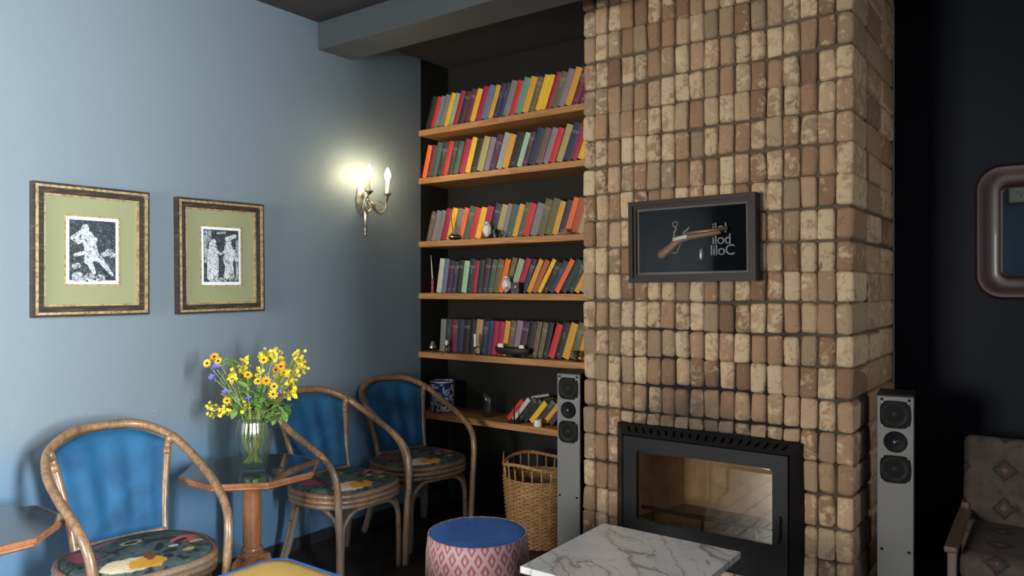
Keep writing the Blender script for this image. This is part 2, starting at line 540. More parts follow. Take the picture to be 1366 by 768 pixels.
yb_ = YB - .002
q4(bm, ((BX0, yb_, BZ0), (BX0, yb_, BZ1), (FX0, FY, FZ1), (FX0, FY, FZ0)))       # left cheek
q4(bm, ((BX1, yb_, BZ0), (BX1, yb_, BZ1), (FX1, FY, FZ1), (FX1, FY, FZ0)))       # right cheek
q4(bm, ((BX0, yb_, BZ0), (BX1, yb_, BZ0), (FX1, FY, FZ0), (FX0, FY, FZ0)))       # foot
# sloped vent strip with real slots
NS = 20
def sp(s, t):
    a = Vector((BX0, yb_, BZ1)).lerp(Vector((BX1, yb_, BZ1)), s); b = Vector((FX0, FY, FZ1)).lerp(Vector((FX1, FY, FZ1)), s)
    return a.lerp(b, t)
e0, e1 = .035, .965
q4(bm, (sp(0, 0), sp(e0, 0), sp(e0, 1), sp(0, 1))); q4(bm, (sp(e1, 0), sp(1, 0), sp(1, 1), sp(e1, 1)))
for i in range(NS):
    a = e0 + (e1 - e0) * i / NS; d = (e1 - e0) / NS
    b, c_, e_ = a + d * .34, a + d * .66, a + d
    q4(bm, (sp(a, 0), sp(e_, 0), sp(e_, .30), sp(a, .30))); q4(bm, (sp(a, .74), sp(e_, .74), sp(e_, 1), sp(a, 1)))
    q4(bm, (sp(a, .30), sp(b, .30), sp(b, .74), sp(a, .74))); q4(bm, (sp(c_, .30), sp(e_, .30), sp(e_, .74), sp(c_, .74)))
bmesh.ops.remove_doubles(bm, verts=bm.verts[:], dist=1e-5)
sobj('surround', bm, M['stove'])
bm = NB(); q4(bm, (sp(.01, .1) + Vector((0, .012, -.012)), sp(.99, .1) + Vector((0, .012, -.012)), sp(.99, .95) + Vector((0, .012, -.012)), sp(.01, .95) + Vector((0, .012, -.012))))
sobj('vent_backing', bm, M['slot'])
# door: frame with rounded window opening
GX0, GX1, GZ0, GZ1 = 1.592, 2.185, .292, .598
DX0, DX1, DZ0, DZ1 = FX0 + .008, FX1 - .008, FZ0 + .008, FZ1 - .008
bm = NB()
DY = FY - .004
for a, b in (((DX0, DZ0), (DX1, GZ0)), ((DX0, GZ1), (DX1, DZ1)), ((DX0, GZ0), (GX0, GZ1)), ((GX1, GZ0), (DX1, GZ1))):
    box(bm, ((a[0] + b[0]) / 2, DY + .012, (a[1] + b[1]) / 2), (b[0] - a[0], .024, b[1] - a[1]))
for sx, sz, ax, az in ((1, 1, GX0, GZ0), (-1, 1, GX1, GZ0), (1, -1, GX0, GZ1), (-1, -1, GX1, GZ1)):      # rounded corners
    pts = [(ax, az)] + [(ax + sx * .014 * (1 - math.cos(t)), az + sz * .014 * (1 - math.sin(t))) for t in (0, PI / 8, PI / 4, 3 * PI / 8, PI / 2)]
    f = [bm.verts.new((q[0], DY, q[1])) for q in pts]; g = [bm.verts.new((q[0], DY + .024, q[1])) for q in pts]
    bm.faces.new(f)
    for i in range(len(f)): bm.faces.new((f[i], f[(i + 1) % len(f)], g[(i + 1) % len(f)], g[i]))
door = sobj('door', bm, M['stove'])
bm = NB(); box(bm, ((GX0 + GX1) / 2, DY + .016, (GZ0 + GZ1) / 2), (GX1 - GX0 + .02, .004, GZ1 - GZ0 + .02)); sobj('glass', bm, M['stoveglass'], door)
bm = NB(); tube(bm, catmull([(DX1 - .028, DY + .002, .415), (DX1 - .028, DY - .016, .41), (DX1 - .03, DY - .02, .36), (DX1 - .031, DY - .018, .315)], 4), .0045, 8)
sobj('handle', bm, M['iron'], door, smooth=True)
# firebox
bx0, bx1, bz0, bz1, by1 = OX0 + .03, OX1 - .03, OZ0 + .115, OZ1 - .02, YB + .36
bm = NB(); box(bm, ((bx0 + bx1) / 2, by1 + .01, (bz0 + bz1) / 2), (bx1 - bx0 - .22, .02, bz1 - bz0)); sobj('back_panel', bm, M['fireboard'])
for xa, xb in ((bx0, bx0 + .12), (bx1, bx1 - .12)):
    dxp, dyp = xb - xa, by1 - YB + .03
    bm = NB(); box(bm, ((xa + xb) / 2, (YB - .03 + by1) / 2, (bz0 + bz1) / 2), (.012, math.hypot(dxp, dyp), bz1 - bz0), rot=Euler((0, 0, -math.atan2(dxp, dyp)))); sobj('side_panel', bm, M['fireboard'])
bm = NB(); box(bm, ((bx0 + bx1) / 2, YB + .17, bz0 - .01), (bx1 - bx0, .40, .02)); sobj('hearth_plate', bm, M['ash'])
bm = NB(); box(bm, ((bx0 + bx1) / 2, YB + .20, bz1 - .05), (bx1 - bx0 - .1, .28, .02), rot=Euler((R_(-12), 0, 0))); sobj('baffle', bm, M['fireboard'])
bm = NB(); box(bm, ((bx0 + bx1) / 2, YB + .20, bz1 + .012), (bx1 - bx0, .36, .008)); sobj('roof_plate', bm, M['stove'])
bm = NB(); tube(bm, [(bx0 + .07, YB + .02, bz0 + .055), (bx1 - .05, YB + .02, bz0 + .055)], .009, 8); sobj('log_bar', bm, M['iron'], smooth=True)
for i in range(3):
    bm = NB(); tube(bm, [(bx0 + .12 + i * .235, YB + .02, bz0), (bx0 + .12 + i * .235, YB + .02, bz0 + .065)], .007, 8); sobj('bar_post', bm, M['iron'], smooth=True)
for i in range(6):
    bm = NB(); tube(bm, [(bx0 + .40 + i * .043, YB + .04, bz0 + .014), (bx0 + .40 + i * .043, YB + .26, bz0 + .014)], .005, 6); sobj('grate_bar', bm, M['iron'], smooth=True)

# ------------------------------------------------------------------ shelves and books
m = Mat('oiled_pine', (.36, .19, .075), .55)
p = m.coord('Object'); n = m.noise(m.scale(p, 1.3, 16, 22), 3, 5, .6, 1.2); n2 = m.noise(m.scale(p, 1, 4, 4), 2.4, 2)
m.col(m.mix(n.step(.3, .7), (.46, .225, .075), (.27, .115, .036))).bump(n, .12, .003); M['pine'] = m
SHZ = [2.258, 1.971, 1.593, 1.285, .935, .575]
ORD = ['top', 'second', 'third', 'fourth', 'fifth', 'lowest']
SHY = 3.298
for i, z in enumerate(SHZ):
    x1 = XL - .001 if i < 5 else 1.105
    bm = NB(); vs_ = box(bm, ((x1) / 2, (SHY + YA) / 2, z - .0175), (x1 - .001, YA - SHY, .035), .003)
    o = obj('shelf', bm, M['pine'])
    tag(o, ['highest pine shelf in the dark alcove, right under the ceiling', 'second pine shelf from the top in the alcove',
            'third pine shelf from the top, carrying a white owl figurine', 'fourth pine shelf from the top, carrying the owl with red tie',
            'fifth pine shelf from the top, with candlesticks and a bell', 'lowest pine shelf in the alcove with the blue and white jar'][i],
        'shelf', 'pine shelves in the alcove')
BC = dict(black=(.012, .011, .012), charcoal=(.028, .03, .03), red=(.48, .022, .022), crimson=(.30, .012, .045), maroon=(.135, .016, .035),
          grey=(.17, .165, .17), slate_blue=(.105, .15, .24), yellow=(.70, .41, .02), mustard=(.60, .28, .028), sage=(.27, .34, .21), mint=(.30, .46, .30),
          navy=(.018, .028, .065), teal=(.11, .24, .18), olive=(.11, .098, .04), khaki=(.35, .30, .105), mauve=(.21, .16, .20), plum=(.055, .018, .04),
          orange=(.72, .13, .018), rust=(.34, .085, .04), green=(.042, .095, .072), dark_green=(.012, .033, .03), brown=(.13, .08, .055),
          cream=(.50, .46, .37), tan=(.38, .23, .10), silver_grey=(.30, .28, .26))
BM = {}
for kx, v in BC.items():
    m = Mat('book_cloth_' + kx, v, .62)
    p = m.coord('Object'); x, y, z = m.xyz(p)
    r = m.rand(); n = m.noise(p, 40, 3, .6); nf = m.noise(p, 420, 2)
    c = m.mix(n.step(.35, .8) * .35, v, tuple(q * .6 for q in v))
    dark = sum(v) < .30
    # gilt bands and title lines stamped on the spine
    zz = z
    b1 = ((zz - .155).abs().lt(.0016) + (zz - .147).abs().lt(.0012)) * r.gt(.45)
    ttl = m.noise(m.scale(p, 420, 1, 150), 1, 1).gt(.55) * (zz - .125).abs().lt(.018) * x.abs().lt(.0075) * (r * 7.31).fract().gt(.5)
    dot = ((zz - .022).abs().lt(.003)) * x.abs().lt(.004) * (r * 3.7).fract().gt(.45)
    g = (b1 + ttl + dot).min(1.0) * y.lt(.0005) * (.4 if dark else .2)
    c = m.mix(g, c, (.62, .52, .33) if dark else tuple(q * .35 for q in v))
    m.col(c).bump(nf, .15, .001)
    BM[kx] = m
m = Mat('book_pages', (.62, .54, .40), .85)
p = m.coord('Object'); m.col(m.mix(m.noise(m.scale(p, 300, 2, 2), 2, 1), (.66, .58, .44), (.48, .40, .28))); M['pages'] = m
WORDS = dict(slate_blue='slate blue', dark_green='dark green', silver_grey='silver grey')
NTH = ['first', 'second', 'third', 'fourth', 'fifth', 'sixth', 'seventh', 'eighth', 'ninth', 'tenth'] 
def nth(n):
    if n <= 10: return NTH[n - 1]
    return str(n) + ('th' if 10 < n % 100 < 14 else {1: 'st', 2: 'nd', 3: 'rd'}.get(n % 10, 'th'))
def make_book(color, t, h, d):
    """origin: lower right front corner; spine at y=0 towards the room"""
    e = empty('book')
    bm = NB()
    c = .0025
    box(bm, (0, d / 2, 0), (c, d, h)); box(bm, (0, d / 2, 0), (c, d, h))
    bm.free(); bm = NB()
    o = -t / 2
    box(bm, (-t / 2 + c / 2, d / 2, h / 2), (c, d, h)); box(bm, (t / 2 - c / 2, d / 2, h / 2), (c, d, h))
    # rounded spine
    for i in range(4):
        a0 = -1 + 2 * i / 4; a1 = -1 + 2 * (i + 1) / 4
        x0, x1 = a0 * t / 2, a1 * t / 2
        ya, yb = .003 * a0 * a0 - .003, .003 * a1 * a1 - .003
        v = [bm.verts.new(q) for q in ((x0, ya, 0), (x1, yb, 0), (x1, yb, h), (x0, ya, h), (x0, ya + c, 0), (x1, yb + c, 0), (x1, yb + c, h), (x0, ya + c, h))]
        for f in ((0, 1, 2, 3), (4, 7, 6, 5), (0, 4, 5, 1), (3, 2, 6, 7)): bm.faces.new([v[k] for k in f])
    cv = obj('cover', bm, BM[color], e); cv.location = (o, 0, 0)
    bm = NB(); box(bm, (0, d / 2 - .001, h / 2), (t - 2 * c - .0004, d - .008, h - .008))
    pg = obj('pages', bm, M['pages'], e); pg.location = (o, 0, 0)
    return e
def u2x(u, y):
    r = (u - 683) / 1000.0
    return CAM.x + y * (-math.sin(YAW) + math.cos(YAW) * r) / (math.cos(YAW) + math.sin(YAW) * r)
S = {
 0: ('black red grey grey yellow sage crimson charcoal maroon yellow crimson slate_blue mustard navy navy grey red teal mustard olive yellow yellow crimson olive mauve mustard maroon maroon mustard', 566, (19, 21), (.188, .20), 3.325),
 1: ('orange maroon green charcoal red charcoal green crimson yellow black khaki mauve plum silver_grey mustard black mint plum navy brown mauve red khaki navy crimson yellow dark_green', 562, (15, 22), (.186, .205), 3.322),
 2: ('brown grey grey crimson yellow mauve orange green red yellow crimson navy khaki mauve green mustard green red grey olive olive mustard navy orange rust khaki black mustard', 568, (16, 19), (.182, .20), 3.36),
 3: ('cream slate_blue plum navy black mint dark_green crimson dark_green plum green olive orange olive sage crimson navy mustard rust yellow black navy orange dark_green dark_green mustard sage brown brown', 582, (9, 31), (.185, .205), 3.36),
 4: ('grey charcoal maroon navy black black tan navy navy crimson crimson mustard brown mauve plum black brown olive black red black mustard olive mustard grey cream', 586, (4, 17), (.19, .20), 3.375),
}
for si, (cs, u0, (la, lb), (ha, hb), by) in S.items():
    cs = cs.split(); n = len(cs)
    r = random.Random(si + 30)
    X0 = u2x(u0, by); X1 = 1.178
    pitch = (X1 - X0) / n
    xx = X0
    z = SHZ[si]
    wts = [r.uniform(.8, 1.2) for _ in cs]; sw = sum(wts)
    hlast = None
    for i, c in enumerate(cs):
        f = i / (n - 1)
        ang = R_(la + (lb - la) * (f if si != 3 else max(0, min(1, (f - .3) / .4))))
        if si == 4 and i > 18: ang = R_(18)
        wpx = (X1 - X0) * wts[i] / sw
        xx += wpx
        t = wpx * math.cos(ang) - .0012
        h = r.uniform(ha, hb); d = r.uniform(.125, .14)
        b = make_book(c, t, h, d)
        b.location = (xx, by + r.uniform(-.003, .004), z + .0006)
        b.rotation_euler = (0, ang, 0)
        tag(b, '%s clothbound book, %s from the left on the %s shelf' % (WORDS.get(c, c), nth(i + 1), ORD[si]), 'book',
            'leaning books on the %s shelf' % ORD[si])
# steeply leaning books at the right end of the lowest shelf
z = SHZ[5]; by = 3.375
xx = u2x(673, by)
for i, (c, t) in enumerate((('red', .026), ('cream', .024), ('black', .032), ('black', .026), ('yellow', .030), ('charcoal', .034), ('mustard', .026), ('plum', .03))):
    ang = R_(41)
    xx += (t + .0014) / math.cos(ang)
    h = (.15, .165, .17, .165, .15, .16, .155, .15)[i]
    b = make_book(c, t, h, .13)
    b.location = (xx, by, z + .0006); b.rotation_euler = (0, ang, 0)
    tag(b, '%s clothbound book, %s from the left on the lowest shelf, steeply tilted' % (c, nth(i + 1)), 'book', 'tilted books on the lowest shelf')
    if i == 1: topx = xx + h * math.sin(ang); topz = z + h * math.cos(ang)
b = make_book('silver_grey', .014, .115, .12)
b.location = (topx + .008, by + .002, topz + .010); b.rotation_euler = (0, R_(78), 0)
tag(b, 'slim pale grey book lying across the tops of the tilted books', 'book')

# ------------------------------------------------------------------ shelf ornaments
M['white_glaze'] = Mat('white_ceramic', (.62, .60, .55), .3)
M['black_glaze'] = Mat('black_glaze', (.01, .01, .012), .3)
M['tie_red'] = Mat('red_enamel', (.42, .012, .03), .4)
M['brass'] = Mat('aged_brass', (.20, .16, .10), .35, .9)
M['pewter'] = Mat('tarnished_silver', (.42, .41, .38), .33, .9)
M['wax'] = Mat('candle_wax', (.72, .68, .58), .5); M['wax'].set('Subsurface Weight', .15)
M['terracotta'] = Mat('turned_wood', (.34, .15, .07), .5)
def local(e):
    def f(name, bm, mat, parent=None, **k): return obj(name, bm, mat, parent or e, **k)
    return f
def on_shelf(u, si, y, dz=0): return (u2x(u, y), y, SHZ[si] + dz)

def owl(loc, s, rz, label, tie):
    e = empty('owl_figurine', loc, rz); L = local(e)
    bm = NB(); lathe(bm, [(.020, 0), (.024, .004), (.024, .009), (.018, .011)], 16); L('base', bm, M['black_glaze'], smooth=True, angle=40)
    bm = NB(); lathe(bm, [(.009, .010), (.017, .022), (.022, .042), (.021, .058), (.017, .066), (.019, .074), (.020, .084), (.015, .094), (.006, .098)], 18)
    for v in bm.verts: v.co.y *= .88
    body = L('body', bm, M['white_glaze'], smooth=True)
    for sg in (-1, 1):
        bm = NB(); ball(bm, (sg * .008, -.0165, .083), .004, 1); L('eye', bm, M['black_glaze'], body, smooth=True)
        bm = NB(); ball(bm, (sg * .020, 0, .048), .012, 2, (.5, 1.0, 2.0)); L('wing', bm, M['white_glaze'], smooth=True)
    bm = NB(); lathe(bm, [(.004, 0), (.0008, .010)], 8, (0, -.019, .072)); L('beak', bm, M['brass'], body)
    if tie:
        bm = NB(); box(bm, (0, -.019, .030), (.014, .004, .02), .003, rot=Euler((0, R_(45), 0))); L('red_tie', bm, M['tie_red'], body)
    e.scale = (s, s, s)
    return tag(e, label, 'figurine', 'white owl figurines')
owl(on_shelf(650, 2, 3.325), .98, R_(15), 'white ceramic owl figurine on the third shelf before yellow and crimson books', False)
owl(on_shelf(676, 3, 3.325), .98, R_(20), 'white ceramic owl figurine with a red tie on the fourth shelf', True)
# black ink pot with a handle
e = empty('ink_pot', on_shelf(661, 2, 3.325)); L = local(e)
bm = NB(); lathe(bm, [(.017, 0), (.019, .01), (.019, .035), (.014, .045), (.014, .05)], 16); L('body', bm, M['black_glaze'], smooth=True, angle=40)
bm = NB(); tube(bm, catmull([(.016, 0, .012), (.034, 0, .016), (.036, 0, .036), (.016, 0, .042)], 5), .004, 8); L('handle', bm, M['black_glaze'], smooth=True)
tag(e, 'small black glazed pot with handle beside the third shelf owl', 'pot')
e = empty('black_box', on_shelf(689, 3, 3.325), R_(8)); L = local(e)
bm = NB(); box(bm, (0, 0, .030), (.052, .04, .060), .002); L('body', bm, M['black_glaze'])
bm = NB(); box(bm, (.003, -.0205, .036), (.008, .002, .014), .001, rot=Euler((0, R_(35), 0))); L('badge', bm, M['white_glaze'])
tag(e, 'little black box with a white mark beside the owl with red tie', 'box')
# round dark bowl carrying thin upright pens
e = empty('pen_bowl', on_shelf(606, 2, 3.328)); L = local(e)
bm = NB(); lathe(bm, [(.016, 0), (.03, .004), (.036, .016), (.033, .026), (.028, .030), (.026, .026), (.028, .016), (.01, .008)], 20); L('bowl', bm, M['black_glaze'], smooth=True)
bm = NB(); lathe(bm, [(.0365, .015), (.038, .018), (.0365, .021)], 20, cap=False); L('rim_band', bm, M['pewter'], smooth=True)
for a, h in (((-.012, 0, .02), (-.022, 0, .135)), ((.008, -.006, .02), (-.012, -.01, .11)), ((.012, .006, .02), (.016, .01, .085))):
    bm = NB(); tube(bm, [a, h], .0022, 6); L('pen', bm, M['brass'], smooth=True)
bm = NB(); ball(bm, (-.012, -.012, .038), .009, 2); L('bead', bm, M['pewter'], smooth=True)
tag(e, 'dark round bowl with thin upright pens on the third shelf', 'bowl')
# wooden candle dish
e = empty('candle_dish', on_shelf(755, 2, 3.322)); L = local(e)
bm = NB(); lathe(bm, [(.028, 0), (.042, .003), (.046, .009), (.042, .009), (.03, .006), (.005, .006)], 22); L('dish', bm, M['terracotta'], smooth=True)
bm = NB(); lathe(bm, [(.013, .006), (.011, .014), (.014, .030), (.010, .030), (.009, .02)], 14); L('socket', bm, M['terracotta'], smooth=True)
tag(e, 'turned wooden candle dish at the right end of the third shelf', 'candle holder')
# slim taper candle in a red holder on the fourth shelf
e = empty('taper_candle', on_shelf(577, 3, 3.335)); L = local(e)
bm = NB(); lathe(bm, [(.012, 0), (.012, .006), (.006, .012), (.009, .03), (.0055, .045), (.010, .062), (.006, .085)], 14); L('holder', bm, Mat('red_striped_enamel', (.30, .04, .07), .4), smooth=True)
bm = NB(); tube(bm, [(0, 0, .08), (-.006, 0, .15), (-.013, 0, .225)], lambda t: .0045 - .003 * t, 8); L('candle', bm, M['wax'], smooth=True)
tag(e, 'tall thin candle in a red holder at the left end of the fourth shelf', 'candle')
# bell
e = empty('hand_bell', on_shelf(577, 4, 3.33)); L = local(e)
bm = NB(); lathe(bm, [(.030, 0), (.032, .003), (.020, .007), (.007, .010), (.006, .022)], 18); L('base', bm, M['brass'], smooth=True)
bm = NB(); lathe(bm, [(.022, .022), (.0235, .026), (.016, .040), (.013, .055), (.006, .064), (.001, .066)], 18); L('dome', bm, M['pewter'], smooth=True)
tag(e, 'small silver bell on a foot at the left end of the fifth shelf', 'bell')
def candlestick(u, si, y, ch, label, hgt=.045):
    e = empty('candlestick', on_shelf(u, si, y)); L = local(e)
    bm = NB(); lathe(bm, [(.022, 0), (.024, .003), (.012, .007), (.005, .013), (.0065, .022), (.0045, hgt - .012), (.009, hgt - .004), (.024, hgt - .001), (.026, hgt + .002), (.010, hgt + .002)], 18)
    L('stem', bm, M['brass'], smooth=True)
    bm = NB(); lathe(bm, [(.0085, hgt + .001), (.0085, hgt + ch), (.003, hgt + ch + .002)], 12); L('candle', bm, M['wax'], smooth=True, angle=50)
    return tag(e, label, 'candlestick', 'brass candlesticks on the fifth shelf')
candlestick(596, 4, 3.33, .028, 'small brass candlestick with a burnt down stub next to the bell')
candlestick(634, 4, 3.325, .072, 'small brass candlestick with a taller white candle on the fifth shelf')
# dark tray on a foot with two candle stubs
e = empty('footed_tray', on_shelf(684, 4, 3.335)); L = local(e)
bm = NB(); lathe(bm, [(.03, 0), (.032, .003), (.012, .008), (.010, .014)], 20); L('foot', bm, M['iron'], smooth=True)
prof = []
bm = NB()
lathe(bm, [(.03, .013), (.085, .014), (.108, .020), (.122, .052), (.118, .053), (.104, .023), (.05, .018)], 32)
for v in bm.verts: v.co.y *= .34
L('tray', bm, M['iron'], smooth=True)
tag(e, 'dark oval metal tray on a low foot on the fifth shelf', 'tray')
for u, wd, hh, lab in ((668, .040, .026, 'stubby cream candle on the left of the dark oval tray'), (696, .034, .022, 'stubby cream candle on the right of the dark oval tray')):
    q = on_shelf(u, 4, 3.335, .0215)
    bm = NB(); lathe(bm, [(wd / 2, 0), (wd / 2, hh + .016), (wd / 2 - .004, hh + .024), (.006, hh + .022)], 16)
    o = obj('candle_stub', bm, M['wax'], smooth=True, angle=40); o.location = q; o.scale = (1, .6, 1)
    tag(o, lab, 'candle', 'candle stubs on the tray')
# dark goblet at the right end
e = empty('dark_goblet', on_shelf(769, 4, 3.32)); L = local(e)
bm = NB(); lathe(bm, [(.022, 0), (.022, .004), (.007, .010), (.007, .018), (.017, .028), (.013, .038), (.019, .05), (.019, .056), (.015, .056), (.008, .04)], 18); L('cup', bm, M['iron'], smooth=True)
bm = NB(); lathe(bm, [(.018, .030), (.0195, .032), (.018, .034)], 18, cap=False); L('ring', bm, M['brass'], smooth=True)
tag(e, 'small dark metal goblet at the right end of the fifth shelf', 'goblet')
# blue and white jar
m = Mat('blue_white_tile_glaze', (.7, .7, .7), .22)
p = m.coord('Object'); x, y, z = m.xyz(p)
th = y.op('ARCTAN2', x)
uv = m.vec(th * .078, z, 0.0)
w1 = m.voro(uv, 26); w2 = m.noise(uv, 38, 3, .6, 2.2); w3 = m.voro(uv, 60)
blue = (w1 * 9.0).fract().gt(.52) * 1.0
k = (w2.gt(.56) + ((w1 * 1.0).lt(.28) * (w3.gt(.34))) + (w1.gt(.62))).min(1.0)
k = k.max((z - .172).abs().lt(.004)).max((z - .004).abs().lt(.003))
m.col(m.mix(k, (.66, .68, .70), (.012, .028, .17)))
M['jarglaze'] = m
e = empty('ceramic_jar', on_shelf(590, 5, 3.395)); L = local(e)
bm = NB(); lathe(bm, [(.070, 0), (.073, .004), (.073, .180), (.070, .184), (.066, .180), (.064, .02), (.02, .012)], 40); L('jar', bm, M['jarglaze'], smooth=True, angle=40)
bm = NB(); lathe(bm, [(.0735, .178), (.0745, .181), (.0735, .184)], 40, cap=False); L('rim', bm, M['white_glaze'], smooth=True)
tag(e, 'blue and white patterned ceramic jar on the lowest shelf', 'jar')
M['glass'] = thin_glass('cut_glass', 1.5, (.86, .88, .88), .08, .04)
bm = NB(); lathe(bm, [(.030, 0), (.034, .02), (.036, .09), (.039, .136), (.0365, .137), (.033, .09), (.031, .02), (.01, .014)], 24, wob=lambda a, z: 1 + (.035 * math.cos(12 * a) if z < .09 else 0))
o = obj('glass_tumbler', bm, M['glass'], smooth=True); o.location = on_shelf(651, 5, 3.41)
tag(o, 'tall cut glass tumbler in the middle of the lowest shelf', 'tumbler')
e = empty('chamberstick', on_shelf(686, 5, 3.325)); L = local(e)
bm = NB(); lathe(bm, [(.028, 0), (.036, .004), (.038, .010), (.034, .010), (.02, .007), (.006, .009)], 20); L('dish', bm, M['iron'], smooth=True)
bm = NB(); tube(bm, [(0, 0, .006), (0, 0, .05), (.002, 0, .095)], lambda t: .006 - .003 * t, 8); L('stem', bm, M['iron'], smooth=True)
bm = NB(); tube(bm, catmull([(.0, 0, .055), (-.012, -.004, .062), (-.013, -.004, .08), (-.002, 0, .085)], 4), .002, 6); L('hook', bm, M['iron'], smooth=True)
tag(e, 'black iron chamberstick in front of the tilted books', 'candle holder')
e = empty('pillar_candle', on_shelf(718, 5, 3.322)); L = local(e)
bm = NB(); lathe(bm, [(.022, 0), (.0235, .004), (.022, .03), (.0225, .036), (.018, .037), (.015, .030), (.003, .029)], 20, wob=lambda a, z: 1 + .03 * math.sin(3 * a + z * 90)); L('wax', bm, M['wax'], smooth=True)
bm = NB(); tube(bm, [(0, 0, .028), (.001, 0, .042)], .001, 6); L('wick', bm, M['black_glaze'])
tag(e, 'short white pillar candle near the edge of the lowest shelf', 'candle')

# ------------------------------------------------------------------ rattan armchairs
m = Mat('weathered_rattan', (.28, .17, .09), .45)
p = m.coord('Object'); n = m.noise(m.scale(p, 30, 30, 9), 2.2, 5, .65, .8); n2 = m.noise(p, 9, 3, .6); n3 = m.noise(p, 120, 3)
x, y, z = m.xyz(p)
c = m.mix(n.step(.35, .68), (.30, .165, .075), (.13, .072, .038))
c = m.mix((n2 + z * -.55).step(.18, .42) * .6, c, (.21, .185, .16))
c = m.mix(n3.step(.6, .75) * .5, c, (.08, .05, .035))
m.col(c).bump(n + n3 * .4, .25, .003); m.set('Coat Weight', .5); m.set('Coat Roughness', .22); M['rattan'] = m
m = Mat('blue_velvet', (.012, .085, .24), .75)
p = m.coord('Object'); n = m.noise(p, 6, 3, .6, 1.0)
m.col(m.mix(n.step(.3, .7), (.003, .055, .135), (.006, .095, .215))); m.set('Sheen Weight', .22); m.set('Sheen Roughness', .35); m.set('Sheen Tint', (.12, .55, .95)); m.bump(m.noise(p, 500, 2), .1, .001); M['velvet'] = m
# printed seat fabric
m = Mat('floral_seat_fabric', (.05, .08, .08), .7)
p = m.coord('Object'); x, y, z = m.xyz(p)
nz = m.noise(p, 30, 3, .6); wob = (nz - .5) * 1.5
n5 = m.noise(p, 9, 2, .5, 1.5); n6 = m.noise(p, 22, 3, .6, 1.6)
c = m.mix(n5.step(.3, .7), (.035, .06, .062), (.095, .135, .135))
c = m.mix(n6.step(.56, .6), c, (.010, .013, .016))
def blot(c, cx, cy, a, b, ang, colr, soft=.12, wk=1.0):
    d = ell(x, y, cx, cy, a, b, ang) + wob * wk
    return m.mix(d.step(1 + soft, 1 - soft), c, colr)
c = blot(c, .00, -.165, .085, .030, .2, (.26, .05, .08), .3, 2.2)           # dim pink blooms at the left
c = blot(c, -.08, -.06, .014, .06, .5, (.32, .13, .13), .3, 2.2)
c = blot(c, .055, .150, .030, .062, .5, (.60, .12, .17))               # pink bloom
c = blot(c, .10, .172, .013, .032, .4, (.62, .38, .18))
c = blot(c, -.015, -.005, .024, .036, .15, (.42, .34, .18)); c = blot(c, -.015, -.005, .014, .024, .15, (.014, .015, .02), .2, .4)
sn = ((x * 1.6 - y * 1.0 + nz * .045) * 70.0).fract().gt(.5)
cream = m.mix(sn, (.74, .64, .46), (.50, .38, .24))
c = blot(c, .175, -.080, .045, .085, -.3, cream)
c = blot(c, .190, -.030, .034, .058, -.2, (.58, .28, .02), .2, 2.0)
c = blot(c, .150, -.008, .034, .016, -.4, (.15, .055, .018), .2, 2.0)
c = blot(c, .115, .085, .010, .018, 0, (.50, .53, .50)); c = blot(c, .165, .115, .013, .022, .2, (.42, .33, .10), .2, 2.0)
c = blot(c, .075, .125, .012, .034, .5, (.010, .016, .020)); c = blot(c, .095, .045, .040, .014, -.5, (.010, .016, .020)); c = blot(c, .150, .060, .015, .030, .2, (.012, .018, .022)); c = blot(c, .02, .075, .014, .06, -.1, (.012, .02, .022)); c = blot(c, .03, -.06, .010, .05, .4, (.012, .02, .022))
m.col(c).bump(m.noise(p, 300, 2), .2, .001); M['floral'] = m

